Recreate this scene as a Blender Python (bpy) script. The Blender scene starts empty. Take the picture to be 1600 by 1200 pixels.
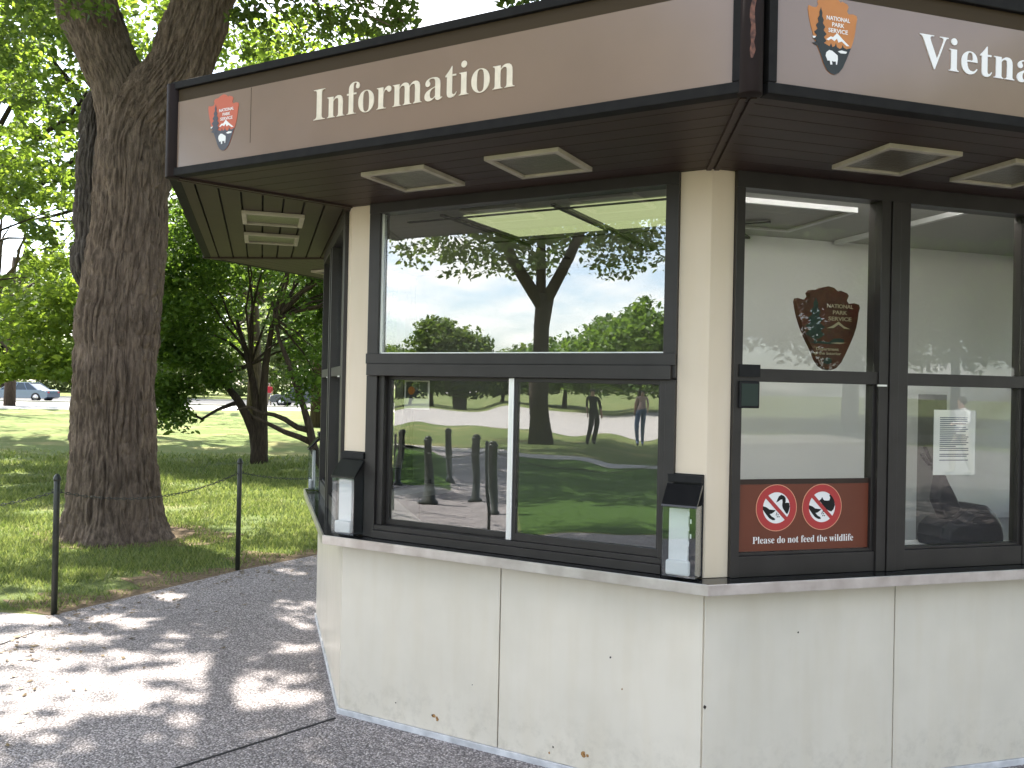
import bpy, bmesh, math, random
import numpy as np
from mathutils import Vector, Matrix, noise as mnoise
R = math.radians
random.seed(7); RNG = np.random.default_rng(7)
S = bpy.context.scene; C = S.collection

# ------------------------------------------------------------------ camera
EYE = 1.7; FPX = 1332.8; PITCH = 0.0056; ROLL = 0.0210
cam = bpy.data.cameras.new('camera'); camo = bpy.data.objects.new('camera', cam); C.objects.link(camo)
cam.sensor_width = 36; cam.lens = FPX / 1600 * 36; cam.clip_start = .05; cam.clip_end = 3000
camo.matrix_world = Matrix.Translation((0, 0, EYE)) @ Matrix.Rotation(math.pi/2 + PITCH, 4, 'X') @ Matrix.Rotation(ROLL, 4, 'Z')
S.camera = camo

# ------------------------------------------------------------------ light
SUN_AZ = (-0.707, 0.707); SUN_EL = R(58)
SUNV = Vector((SUN_AZ[0]*math.cos(SUN_EL), SUN_AZ[1]*math.cos(SUN_EL), math.sin(SUN_EL)))
W = bpy.data.worlds.new('World'); S.world = W; W.use_nodes = True
nt = W.node_tree; nt.nodes.clear()
def wn(t, **k):
    n = nt.nodes.new(t)
    for a, b in k.items(): setattr(n, a, b)
    return n
out = wn('ShaderNodeOutputWorld'); bg = wn('ShaderNodeBackground'); bg.inputs[1].default_value = 0.15
sky = wn('ShaderNodeTexSky', sky_type='NISHITA', sun_disc=False)
sky.sun_elevation = SUN_EL; sky.sun_rotation = math.atan2(SUN_AZ[0], SUN_AZ[1]); sky.dust_density = 1.5; sky.air_density = 1.0
tc = wn('ShaderNodeTexCoord'); sep = wn('ShaderNodeSeparateXYZ'); nt.links.new(tc.outputs['Generated'], sep.inputs[0])
mx = wn('ShaderNodeMath', operation='MAXIMUM'); nt.links.new(sep.outputs[2], mx.inputs[0]); mx.inputs[1].default_value = 0.0
ad = wn('ShaderNodeMath', operation='ADD'); nt.links.new(mx.outputs[0], ad.inputs[0]); ad.inputs[1].default_value = 0.22
dv = wn('ShaderNodeVectorMath', operation='DIVIDE'); nt.links.new(tc.outputs['Generated'], dv.inputs[0])
cb = wn('ShaderNodeCombineXYZ')
for i in range(3): nt.links.new(ad.outputs[0], cb.inputs[i])
nt.links.new(cb.outputs[0], dv.inputs[1])
nz = wn('ShaderNodeTexNoise'); nz.inputs['Scale'].default_value = 1.7; nz.inputs['Detail'].default_value = 8; nz.inputs['Roughness'].default_value = .55
mpw = wn('ShaderNodeMapping'); mpw.inputs['Location'].default_value = (3.1, 0.6, 0)
nt.links.new(dv.outputs[0], mpw.inputs[0]); nt.links.new(mpw.outputs[0], nz.inputs['Vector'])
cr = wn('ShaderNodeValToRGB'); cr.color_ramp.elements[0].position = .50; cr.color_ramp.elements[1].position = .66
nt.links.new(nz.outputs[0], cr.inputs[0])
mixw = wn('ShaderNodeMixRGB'); mixw.inputs[2].default_value = (7.2, 6.9, 6.5, 1)
hsw = wn('ShaderNodeHueSaturation'); hsw.inputs['Saturation'].default_value = .74; hsw.inputs['Value'].default_value = 1.12; nt.links.new(sky.outputs[0], hsw.inputs['Color'])
nt.links.new(cr.outputs[0], mixw.inputs[0]); nt.links.new(hsw.outputs[0], mixw.inputs[1])
nt.links.new(mixw.outputs[0], bg.inputs[0]); nt.links.new(bg.outputs[0], out.inputs[0])
sl = bpy.data.lights.new('sun', 'SUN'); sl.energy = 5.0; sl.angle = R(0.55); sl.color = (1, .95, .86)
so = bpy.data.objects.new('sun', sl); C.objects.link(so); so.location = SUNV*60
so.rotation_euler = SUNV.to_track_quat('Z', 'Y').to_euler()
S.view_settings.view_transform = 'Standard'; S.view_settings.look = 'None'
S.view_settings.exposure = 1.92; S.view_settings.gamma = 1
S.cycles.max_bounces = 8; S.cycles.transparent_max_bounces = 16; S.cycles.sample_clamp_indirect = 6
S.cycles.caustics_reflective = False; S.cycles.caustics_refractive = False

# ------------------------------------------------------------------ screen helpers (only for planning gaps in crowns)
def project(P):
    P = np.asarray(P, float); x, y, z = P[:, 0], P[:, 1], P[:, 2]-EYE
    y2 = y*np.cos(PITCH)+z*np.sin(PITCH); z2 = -y*np.sin(PITCH)+z*np.cos(PITCH)
    y2s = np.where(y2 > .1, y2, np.nan)
    X = FPX*x/y2s; Y = -FPX*z2/y2s; c, s = math.cos(ROLL), math.sin(ROLL)
    return 800+c*X-s*Y, 600+s*X+c*Y
def unproj(px, py, dist):
    a, b = px-800, py-600; c, s = math.cos(-ROLL), math.sin(-ROLL)
    X = c*a-s*b; Y = s*a+c*b; x, y, z = X/FPX, 1, -Y/FPX
    yy = y*math.cos(PITCH)-z*math.sin(PITCH); zz = y*math.sin(PITCH)+z*math.cos(PITCH)
    return Vector((x/yy*dist, dist, EYE+zz/yy*dist))

# ------------------------------------------------------------------ materials
def mat(name, col, rough=.6, metal=0, spec=.5, var=None, vscale=5, bump=0, bscale=60, stretch=None, coat=0, detail=5, objc=True):
    m = bpy.data.materials.new(name); m.use_nodes = True; n = m.node_tree.nodes; l = m.node_tree.links
    b = n['Principled BSDF']; b.inputs['Roughness'].default_value = rough; b.inputs['Metallic'].default_value = metal
    b.inputs['Base Color'].default_value = (*col, 1); b.inputs['Specular IOR Level'].default_value = spec
    b.inputs['Coat Weight'].default_value = coat; b.inputs['Coat Roughness'].default_value = .08
    if var or bump:
        t = n.new('ShaderNodeTexCoord'); mp = n.new('ShaderNodeMapping'); l.new(t.outputs['Object'], mp.inputs[0])
        if stretch: mp.inputs['Scale'].default_value = stretch
    if var:
        z = n.new('ShaderNodeTexNoise'); z.inputs['Scale'].default_value = vscale; z.inputs['Detail'].default_value = detail
        l.new(mp.outputs[0], z.inputs[0]); r = n.new('ShaderNodeValToRGB'); l.new(z.outputs[0], r.inputs[0])
        r.color_ramp.elements[0].position = .33; r.color_ramp.elements[1].position = .68
        r.color_ramp.elements[0].color = (*var, 1); r.color_ramp.elements[1].color = (*col, 1)
        l.new(r.outputs[0], b.inputs['Base Color'])
    if bump:
        z2 = n.new('ShaderNodeTexNoise'); z2.inputs['Scale'].default_value = bscale; z2.inputs['Detail'].default_value = 4
        l.new(mp.outputs[0], z2.inputs[0]); bp = n.new('ShaderNodeBump'); bp.inputs['Distance'].default_value = bump
        l.new(z2.outputs[0], bp.inputs['Height']); l.new(bp.outputs[0], b.inputs['Normal'])
    return m
M = {}
M['cream'] = mat('cream painted panel', (.74, .62, .48), .42, var=(.69, .58, .44), vscale=2.2, bump=.0006, bscale=14)
M['lower'] = mat('off white enamel panel', (.70, .64, .54), .33, var=(.645, .59, .495), vscale=3.5, bump=.0008, bscale=8)
M['trim'] = mat('white caulk trim', (.66, .66, .67), .6, var=(.42, .42, .43), vscale=14)
M['frame'] = mat('dark bronze aluminium', (.022, .019, .0175), .42, spec=.4, var=(.030, .026, .024), vscale=9)
M['brownwood'] = mat('dark brown painted soffit', (.044, .026, .019), .5, spec=.3, var=(.034, .020, .015), vscale=6, stretch=(1, 1, 1), bump=.0005, bscale=30)
M['postbrown'] = mat('dark maroon brown post', (.016, .009, .008), .6, spec=.15, var=(.012, .007, .006), vscale=12)
M['groove'] = mat('shadow gap black', (.008, .006, .005), .8)
M['signpanel'] = mat('taupe acrylic sign', (.24, .165, .122), .20, var=(.21, .145, .108), vscale=2.0, spec=.5, coat=.25)
M['signband'] = mat('olive brown shade and scratch', (.050, .035, .020), .6, spec=.1)  # dark colour for the painted shade on the sign tops, also the scratch
M['signframe'] = mat('black sign frame', (.010, .009, .009), .6, spec=.12, var=(.015, .014, .013), vscale=20)
M['ledge_top'] = mat('black glossy ledge', (.010, .010, .011), .12, spec=.5, var=(.016, .016, .017), vscale=12)
M['alu'] = mat('worn aluminium edge', (.80, .76, .73), .30, metal=.85, var=(.58, .53, .50), vscale=9, bump=.0006, bscale=30)
M['silver'] = mat('bright aluminium stile', (.78, .78, .78), .35, metal=.6)
M['lightframe'] = mat('cream light frame', (.50, .46, .35), .5, var=(.40, .36, .27), vscale=12)
M['lens'] = mat('dusty prismatic lens', (.125, .110, .075), .28, var=(.085, .073, .050), vscale=26, bump=.002, bscale=90)
M['wall_in'] = mat('interior white wall', (.74, .745, .75), .7, var=(.70, .705, .71), vscale=2)
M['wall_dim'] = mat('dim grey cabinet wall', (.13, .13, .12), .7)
M['ceil_in'] = mat('interior ceiling', (.46, .46, .42), .8)
M['floor_in'] = mat('interior grey floor', (.20, .20, .20), .6)
M['desk'] = mat('interior counter top', (.45, .45, .44), .4)
M['black'] = mat('black plastic', (.006, .006, .007), .5, spec=.25, var=(.011, .011, .012), vscale=30)
M['white'] = mat('white print', (.82, .80, .78), .5)
M['cream_letter'] = mat('cream letters', (.76, .66, .52), .45, var=(.66, .58, .45), vscale=30)
M['white_letter'] = mat('white letters', (.84, .82, .80), .45)
M['paper'] = mat('white paper', (.86, .83, .81), .7)
M['ink'] = mat('grey print ink', (.16, .17, .21), .8)
M['orange'] = mat('emblem orange', (.52, .20, .055), .5, var=(.48, .18, .05), vscale=20)
M['orangefade'] = mat('faded emblem red orange', (.50, .105, .05), .45)
M['emdark'] = mat('emblem dark green black', (.022, .026, .027), .5)
M['emfade'] = mat('emblem faded grey green', (.060, .060, .075), .5)
M['plaquebrown'] = mat('plaque carved brown wood', (.105, .028, .014), .45, var=(.060, .018, .010), vscale=14, bump=.003, bscale=25)
M['plaquegreen'] = mat('plaque painted green', (.010, .028, .024), .5, var=(.018, .042, .036), vscale=30)
M['plaquecream'] = mat('plaque letters', (.42, .36, .24), .5)
M['notice_brown'] = mat('notice red brown', (.150, .036, .015), .5, var=(.130, .031, .014), vscale=6)
M['notice_red'] = mat('prohibition red', (.42, .035, .035), .5)
M['notice_pale'] = mat('prohibition outline', (.72, .33, .20), .5)
M['post'] = mat('black painted steel', (.014, .016, .014), .45, var=(.03, .035, .025), vscale=25)
M['rust'] = mat('rust spot', (.20, .085, .022), .9, var=(.42, .24, .09), vscale=120)
M['rustdark'] = mat('dark chip', (.03, .02, .015), .9)
M['scar'] = mat('peeled orange wood', (.19, .075, .045), .7, var=(.05, .018, .012), vscale=70)
M['rubber'] = mat('tyre rubber', (.012, .012, .012), .8)
M['rim'] = mat('alloy rim', (.55, .55, .56), .3, metal=.8)
M['skin'] = mat('skin', (.42, .24, .16), .5)
M['hair'] = mat('dark hair', (.02, .014, .01), .6)
M['green_plastic'] = mat('dark green plastic', (.006, .022, .017), .4)
M['stone'] = mat('pale stone', (.55, .53, .48), .7, var=(.45, .43, .40), vscale=3)

def weather(m, lo, z1):
    n = m.node_tree.nodes; l = m.node_tree.links; b = n['Principled BSDF']; src = b.inputs['Base Color'].links[0].from_socket
    t = n.new('ShaderNodeTexCoord'); mp = n.new('ShaderNodeMapping'); mp.inputs['Scale'].default_value = (6, 6, .7); l.new(t.outputs['Object'], mp.inputs[0])
    z = n.new('ShaderNodeTexNoise'); z.inputs['Scale'].default_value = 2.5; z.inputs['Detail'].default_value = 6; l.new(mp.outputs[0], z.inputs[0])
    r = n.new('ShaderNodeValToRGB'); l.new(z.outputs[0], r.inputs[0]); r.color_ramp.elements[0].position = .36; r.color_ramp.elements[1].position = .56; r.color_ramp.elements[0].color = (*lo, 1); r.color_ramp.elements[1].color = (1, 1, 1, 1)
    m1 = n.new('ShaderNodeMixRGB'); m1.blend_type = 'MULTIPLY'; m1.inputs[0].default_value = .3; l.new(src, m1.inputs[1]); l.new(r.outputs[0], m1.inputs[2])
    sp = n.new('ShaderNodeSeparateXYZ'); l.new(t.outputs['Object'], sp.inputs[0]); mr = n.new('ShaderNodeMapRange'); mr.inputs[1].default_value = 0; mr.inputs[2].default_value = z1; mr.inputs[3].default_value = .36; mr.inputs[4].default_value = 0; l.new(sp.outputs[2], mr.inputs[0])
    z2 = n.new('ShaderNodeTexNoise'); z2.inputs['Scale'].default_value = 16; z2.inputs['Detail'].default_value = 8; z2.inputs['Roughness'].default_value = .7; l.new(t.outputs['Object'], z2.inputs[0])
    r2 = n.new('ShaderNodeValToRGB'); l.new(z2.outputs[0], r2.inputs[0]); r2.color_ramp.elements[0].position = .48; r2.color_ramp.elements[1].position = .66
    mm = n.new('ShaderNodeMath'); mm.operation = 'MULTIPLY'; l.new(mr.outputs[0], mm.inputs[0]); l.new(r2.outputs[0], mm.inputs[1])
    m2 = n.new('ShaderNodeMixRGB'); m2.inputs[2].default_value = (.30, .26, .20, 1); l.new(mm.outputs[0], m2.inputs[0]); l.new(m1.outputs[0], m2.inputs[1]); l.new(m2.outputs[0], b.inputs['Base Color'])
weather(M['lower'], (.93, .90, .84), .30); weather(M['cream'], (.95, .92, .86), .01)
def bark_mat(name, c1, c2):
    m = bpy.data.materials.new(name); m.use_nodes = True; n = m.node_tree.nodes; l = m.node_tree.links; b = n['Principled BSDF']
    b.inputs['Roughness'].default_value = .9; b.inputs['Specular IOR Level'].default_value = .2
    t = n.new('ShaderNodeTexCoord'); mp = n.new('ShaderNodeMapping'); mp.inputs['Scale'].default_value = (1, 1, .16); l.new(t.outputs['Object'], mp.inputs[0])
    z = n.new('ShaderNodeTexNoise'); z.inputs['Scale'].default_value = 26; z.inputs['Detail'].default_value = 9; z.inputs['Roughness'].default_value = .68; l.new(mp.outputs[0], z.inputs[0])
    r = n.new('ShaderNodeValToRGB'); l.new(z.outputs[0], r.inputs[0]); r.color_ramp.elements[0].position = .35; r.color_ramp.elements[1].position = .7
    r.color_ramp.elements[0].color = (*c1, 1); r.color_ramp.elements[1].color = (*c2, 1)
    zl = n.new('ShaderNodeTexNoise'); zl.inputs['Scale'].default_value = 1.8; zl.inputs['Detail'].default_value = 3; l.new(t.outputs['Object'], zl.inputs[0])
    hs = n.new('ShaderNodeHueSaturation'); mr = n.new('ShaderNodeMapRange'); l.new(zl.outputs[0], mr.inputs[0])
    mr.inputs[3].default_value = .6; mr.inputs[4].default_value = 1.4; l.new(mr.outputs[0], hs.inputs['Value']); l.new(r.outputs[0], hs.inputs['Color'])
    l.new(hs.outputs[0], b.inputs['Base Color'])
    bp = n.new('ShaderNodeBump'); bp.inputs['Distance'].default_value = .02; bp.inputs['Strength'].default_value = .9; l.new(z.outputs[0], bp.inputs['Height']); l.new(bp.outputs[0], b.inputs['Normal'])
    return m
M['bark'] = bark_mat('elm bark', (.062, .046, .036), (.225, .170, .132))
M['bark_dark'] = bark_mat('dark scarred bark', (.035, .028, .025), (.14, .12, .105))
M['bark_thin'] = bark_mat('small tree bark', (.030, .022, .018), (.085, .065, .050))

def leaf_mat(name, c1, c2, trans=.45):
    m = bpy.data.materials.new(name); m.use_nodes = True; n = m.node_tree.nodes; l = m.node_tree.links
    b = n['Principled BSDF']; b.inputs['Roughness'].default_value = .5; b.inputs['Specular IOR Level'].default_value = .35
    g = n.new('ShaderNodeNewGeometry'); r = n.new('ShaderNodeValToRGB'); l.new(g.outputs['Random Per Island'], r.inputs[0])
    r.color_ramp.elements[0].color = (*c1, 1); r.color_ramp.elements[1].color = (*c2, 1)
    l.new(r.outputs[0], b.inputs['Base Color'])
    tr = n.new('ShaderNodeBsdfTranslucent'); hs = n.new('ShaderNodeHueSaturation'); hs.inputs['Hue'].default_value = .485; hs.inputs['Saturation'].default_value = 1.1; hs.inputs['Value'].default_value = 2.1
    l.new(r.outputs[0], hs.inputs['Color']); l.new(hs.outputs[0], tr.inputs['Color'])
    mx = n.new('ShaderNodeMixShader'); mx.inputs[0].default_value = trans
    l.new(b.outputs[0], mx.inputs[1]); l.new(tr.outputs[0], mx.inputs[2]); l.new(mx.outputs[0], n['Material Output'].inputs[0])
    return m
M['leaf_elm'] = leaf_mat('elm leaves', (.040, .075, .014), (.085, .130, .026))
M['leaf_dark'] = leaf_mat('dark dogwood leaves', (.042, .086, .018), (.105, .175, .034), .45)
M['leaf_light'] = leaf_mat('light green leaves', (.080, .135, .024), (.150, .210, .040), .5)
M['leaf_mid'] = leaf_mat('mid green leaves', (.048, .088, .020), (.105, .150, .034), .45)
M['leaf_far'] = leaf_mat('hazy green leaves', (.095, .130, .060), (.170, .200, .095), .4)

def ground_mat(name, kind):
    m = bpy.data.materials.new(name); m.use_nodes = True; n = m.node_tree.nodes; l = m.node_tree.links; b = n['Principled BSDF']
    t = n.new('ShaderNodeTexCoord')
    def N(sc, det=4, rough=.5):
        z = n.new('ShaderNodeTexNoise'); z.inputs['Scale'].default_value = sc; z.inputs['Detail'].default_value = det; z.inputs['Roughness'].default_value = rough; l.new(t.outputs['Object'], z.inputs[0]); return z
    def ramp(src, p0, p1, c0, c1):
        r = n.new('ShaderNodeValToRGB'); l.new(src, r.inputs[0]); e = r.color_ramp.elements; e[0].position = p0; e[1].position = p1; e[0].color = (*c0, 1); e[1].color = (*c1, 1); return r
    def mix(f, a, bb):
        x = n.new('ShaderNodeMixRGB'); l.new(f, x.inputs[0]); l.new(a, x.inputs[1]); l.new(bb, x.inputs[2]); return x
    if kind == 'pave':
        v = n.new('ShaderNodeTexVoronoi'); v.inputs['Scale'].default_value = 95; l.new(t.outputs['Object'], v.inputs[0])
        sepc = n.new('ShaderNodeSeparateColor'); l.new(v.outputs['Color'], sepc.inputs[0])
        peb = ramp(sepc.outputs[0], 0, 1, (.21, .19, .19), (.66, .61, .60))
        mid = peb.color_ramp.elements.new(.6); mid.color = (.42, .39, .39, 1)
        edge = ramp(v.outputs['Distance'], .25, .6, (1, 1, 1), (.45, .44, .44))
        mu = n.new('ShaderNodeMixRGB'); mu.blend_type = 'MULTIPLY'; mu.inputs[0].default_value = 1; l.new(peb.outputs[0], mu.inputs[1]); l.new(edge.outputs[0], mu.inputs[2])
        big = ramp(N(.9, 6).outputs[0], .3, .7, (.80, .78, .78), (1.12, 1.1, 1.1))
        mu2 = n.new('ShaderNodeMixRGB'); mu2.blend_type = 'MULTIPLY'; mu2.inputs[0].default_value = 1; l.new(mu.outputs[0], mu2.inputs[1]); l.new(big.outputs[0], mu2.inputs[2])
        l.new(mu2.outputs[0], b.inputs['Base Color']); b.inputs['Roughness'].default_value = .75
        bp = n.new('ShaderNodeBump'); bp.inputs['Distance'].default_value = .006; bp.invert = True; l.new(v.outputs['Distance'], bp.inputs['Height']); l.new(bp.outputs[0], b.inputs['Normal'])
    elif kind == 'lawn':
        g = ramp(N(38, 6, .7).outputs[0], .3, .72, (.072, .108, .030), (.205, .245, .090))
        dry = ramp(N(90, 5, .7).outputs[0], .3, .7, (.20, .18, .080), (.40, .35, .17))
        f = ramp(N(.55, 7, .62).outputs[0], .50, .66, (0, 0, 0), (.75, .75, .75))
        x = mix(f.outputs[0], g.outputs[0], dry.outputs[0])
        # worn earth along the kerb line of the path
        l.new(x.outputs[0], b.inputs['Base Color']); b.inputs['Roughness'].default_value = .95; b.inputs['Specular IOR Level'].default_value = .15
        bp = n.new('ShaderNodeBump'); bp.inputs['Distance'].default_value = .03; l.new(N(60, 5, .7).outputs[0], bp.inputs['Height']); l.new(bp.outputs[0], b.inputs['Normal'])
    elif kind == 'soil':
        g = ramp(N(25, 7, .7).outputs[0], .35, .65, (.11, .080, .052), (.26, .20, .135))
        l.new(g.outputs[0], b.inputs['Base Color']); b.inputs['Roughness'].default_value = 1; b.inputs['Specular IOR Level'].default_value = .1
        bp = n.new('ShaderNodeBump'); bp.inputs['Distance'].default_value = .02; l.new(N(70, 6, .7).outputs[0], bp.inputs['Height']); l.new(bp.outputs[0], b.inputs['Normal'])
    return m
M['pave'] = ground_mat('exposed aggregate', 'pave'); M['lawn'] = ground_mat('lawn', 'lawn'); M['soil'] = ground_mat('bare earth', 'soil')
M['asphalt'] = mat('asphalt', (.055, .055, .058), .85, var=(.045, .045, .047), vscale=3, bump=.003, bscale=60)
M['concrete'] = mat('pale concrete', (.42, .39, .36), .8, var=(.34, .32, .30), vscale=1.2, bump=.002, bscale=40)
M['joint'] = mat('joint filler', (.022, .021, .022), .9)

def glass_mat(name, warp, wscale, k=1.9, tint=(.93, .935, .91), base=.02):
    m = bpy.data.materials.new(name); m.use_nodes = True; n = m.node_tree.nodes; l = m.node_tree.links; n.remove(n['Principled BSDF'])
    t = n.new('ShaderNodeTexCoord'); z = n.new('ShaderNodeTexNoise'); z.inputs['Scale'].default_value = wscale; z.inputs['Detail'].default_value = .5
    l.new(t.outputs['Object'], z.inputs[0]); bp = n.new('ShaderNodeBump'); bp.inputs['Distance'].default_value = warp; l.new(z.outputs[0], bp.inputs['Height'])
    gl = n.new('ShaderNodeBsdfGlossy'); gl.inputs['Roughness'].default_value = 0.0; gl.inputs[0].default_value = (.95, .97, 1, 1); l.new(bp.outputs[0], gl.inputs['Normal'])
    tr = n.new('ShaderNodeBsdfTransparent'); tr.inputs[0].default_value = (*tint, 1)
    ge = n.new('ShaderNodeNewGeometry'); dt = n.new('ShaderNodeVectorMath'); dt.operation = 'DOT_PRODUCT'; l.new(ge.outputs['Incoming'], dt.inputs[0]); l.new(ge.outputs['Normal'], dt.inputs[1])
    ab = n.new('ShaderNodeMath'); ab.operation = 'ABSOLUTE'; l.new(dt.outputs['Value'], ab.inputs[0]); om = n.new('ShaderNodeMath'); om.operation = 'SUBTRACT'; om.inputs[0].default_value = 1; l.new(ab.outputs[0], om.inputs[1])
    pw = n.new('ShaderNodeMath'); pw.operation = 'POWER'; pw.inputs[1].default_value = 5; l.new(om.outputs[0], pw.inputs[0]); fr = n.new('ShaderNodeMath'); fr.operation = 'MULTIPLY_ADD'; fr.inputs[1].default_value = .96; fr.inputs[2].default_value = .04; l.new(pw.outputs[0], fr.inputs[0])
    ml = n.new('ShaderNodeMath'); ml.operation = 'MULTIPLY_ADD'; ml.use_clamp = True; l.new(fr.outputs[0], ml.inputs[0]); ml.inputs[1].default_value = k; ml.inputs[2].default_value = base
    mx = n.new('ShaderNodeMixShader'); l.new(ml.outputs[0], mx.inputs[0]); l.new(tr.outputs[0], mx.inputs[1]); l.new(gl.outputs[0], mx.inputs[2])
    l.new(mx.outputs[0], n['Material Output'].inputs[0]); return m
M['glass_up'] = glass_mat('window glass', .0008, 1.3, 2.6, base=.08)
M['glass_low'] = glass_mat('wavy sliding glass', .0028, 2.8, 2.2, base=.055)
M['glass_b'] = glass_mat('side window glass', .0008, 1.5, .8, base=.0)
M['clear'] = glass_mat('clear acrylic', .0006, 6, 1.6, tint=(.93, .95, .95))
def emis(name, col, s):
    m = mat(name, (.3, .3, .28), .6); b = m.node_tree.nodes['Principled BSDF']; b.inputs['Emission Color'].default_value = (*col, 1); b.inputs['Emission Strength'].default_value = s; return m
M['tube'] = emis('added hidden strip light', (1, .98, .96), 7.5)  # glow of the unseen strip added inside the kiosk
M['skylight'] = emis('lit ceiling diffuser', (.62, .70, .36), .28)

# ------------------------------------------------------------------ object helpers
def tag(o, label=None, cat=None, group=None, kind=None):
    if label: o['label'] = label
    if cat: o['category'] = cat
    if group: o['group'] = group
    if kind: o['kind'] = kind
    return o
def empty(name, loc, label, cat, group=None, rz=0):
    o = bpy.data.objects.new(name, None); C.objects.link(o); o.location = loc; o.rotation_euler = (0, 0, rz); o.empty_display_size = .2
    return tag(o, label, cat, group)
def wloc(o):
    v = Vector((0, 0, 0))
    while o is not None: v += Vector(o.location); o = o.parent
    return v
class MB:
    def __init__(s): s.v = []; s.f = []; s.m = []; s.sm = []
    def add(s, vs, fs, mi=0, smooth=False):
        o = len(s.v); s.v += [tuple(v) for v in vs]; s.f += [tuple(i+o for i in f) for f in fs]; s.m += [mi]*len(fs); s.sm += [smooth]*len(fs); return s
    def box(s, T, u0, u1, o0, o1, z0, z1, mi=0):
        P = [(u0, o0, z0), (u1, o0, z0), (u1, o1, z0), (u0, o1, z0), (u0, o0, z1), (u1, o0, z1), (u1, o1, z1), (u0, o1, z1)]
        return s.add([T(*p) for p in P], [(0, 3, 2, 1), (4, 5, 6, 7), (0, 1, 5, 4), (1, 2, 6, 5), (2, 3, 7, 6), (3, 0, 4, 7)], mi)
    def prism(s, pts, T, o0, o1, mi=0):          # polygon in (a,b) extruded between o0 and o1, T(a,o,b)
        n = len(pts); vs = [T(a, o0, b) for a, b in pts]+[T(a, o1, b) for a, b in pts]
        return s.add(vs, [tuple(range(n)), tuple(range(2*n-1, n-1, -1))]+[(i, (i+1) % n, n+(i+1) % n, n+i) for i in range(n)], mi)
    def tube(s, pts, rad, seg=10, mi=0, caps=True, smooth=True):
        pts = [Vector(p) for p in pts]; n = len(pts); rad = rad if hasattr(rad, '__len__') else [rad]*n
        vs = []; ref = Vector((0.13, .21, .97)).normalized()
        d0 = (pts[1]-pts[0]).normalized(); x = ref.cross(d0) if abs(ref.dot(d0)) < .95 else Vector((1, 0, 0)).cross(d0); x.normalize()
        for i in range(n):
            d = (pts[min(i+1, n-1)]-pts[max(i-1, 0)]).normalized(); x = (x-d*x.dot(d)).normalized(); y = d.cross(x)
            for k in range(seg):
                a = 2*math.pi*k/seg; vs.append(pts[i]+(x*math.cos(a)+y*math.sin(a))*rad[i])
        fs = [(i*seg+k, i*seg+(k+1) % seg, (i+1)*seg+(k+1) % seg, (i+1)*seg+k) for i in range(n-1) for k in range(seg)]
        if caps: fs += [tuple(range(seg-1, -1, -1)), tuple((n-1)*seg+k for k in range(seg))]
        return s.add(vs, fs, mi, smooth)
    def lathe(s, prof, c=(0, 0, 0), seg=16, mi=0, smooth=True):
        vs = [(c[0]+r*math.cos(2*math.pi*k/seg), c[1]+r*math.sin(2*math.pi*k/seg), c[2]+z) for r, z in prof for k in range(seg)]; n = len(prof)
        fs = [(i*seg+k, i*seg+(k+1) % seg, (i+1)*seg+(k+1) % seg, (i+1)*seg+k) for i in range(n-1) for k in range(seg)]
        fs += [tuple(range(seg-1, -1, -1)), tuple((n-1)*seg+k for k in range(seg))]
        return s.add(vs, fs, mi, smooth)
    def build(s, name, mats, parent=None, bevel=0, label=None):
        me = bpy.data.meshes.new(name); off = wloc(parent) if parent else Vector((0, 0, 0))
        me.from_pydata([(v[0]-off.x, v[1]-off.y, v[2]-off.z) for v in s.v], [], s.f); me.update()
        for m in (mats if isinstance(mats, (list, tuple)) else [mats]): me.materials.append(M[m] if isinstance(m, str) else m)
        me.polygons.foreach_set('material_index', s.m); me.polygons.foreach_set('use_smooth', s.sm)
        b = bmesh.new(); b.from_mesh(me); bmesh.ops.recalc_face_normals(b, faces=b.faces); b.to_mesh(me); b.free()
        o = bpy.data.objects.new(name, me); C.objects.link(o); o.parent = parent
        if bevel:
            md = o.modifiers.new('bevel', 'BEVEL'); md.width = bevel; md.segments = 2; md.limit_method = 'ANGLE'; md.angle_limit = R(40)
        if label: o['label'] = label
        return o
def np_mesh(name, V, F, m, parent=None, smooth=False):
    me = bpy.data.meshes.new(name); k = F.shape[1]; off = wloc(parent) if parent else Vector((0, 0, 0))
    V = V-np.array(off)
    me.vertices.add(len(V)); me.vertices.foreach_set('co', V.astype(np.float32).ravel())
    me.loops.add(F.size); me.loops.foreach_set('vertex_index', F.astype(np.int32).ravel())
    me.polygons.add(len(F)); me.polygons.foreach_set('loop_start', np.arange(0, F.size, k, dtype=np.int32))
    me.polygons.foreach_set('use_smooth', np.full(len(F), smooth)); me.materials.append(M[m]); me.update(calc_edges=True)
    o = bpy.data.objects.new(name, me); C.objects.link(o); o.parent = parent
    return o
def copy_tree(o, parent=None):
    c = o.copy(); C.objects.link(c); c.parent = parent
    for ch in list(o.children): copy_tree(ch, c)
    return c
I3 = lambda u, o, z: Vector((u, o, z))
def serif(t): return ''.join(chr(0x1D400+ord(c)-65) if 'A' <= c <= 'Z' else chr(0x1D41A+ord(c)-97) if 'a' <= c <= 'z' else c for c in t)
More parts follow.
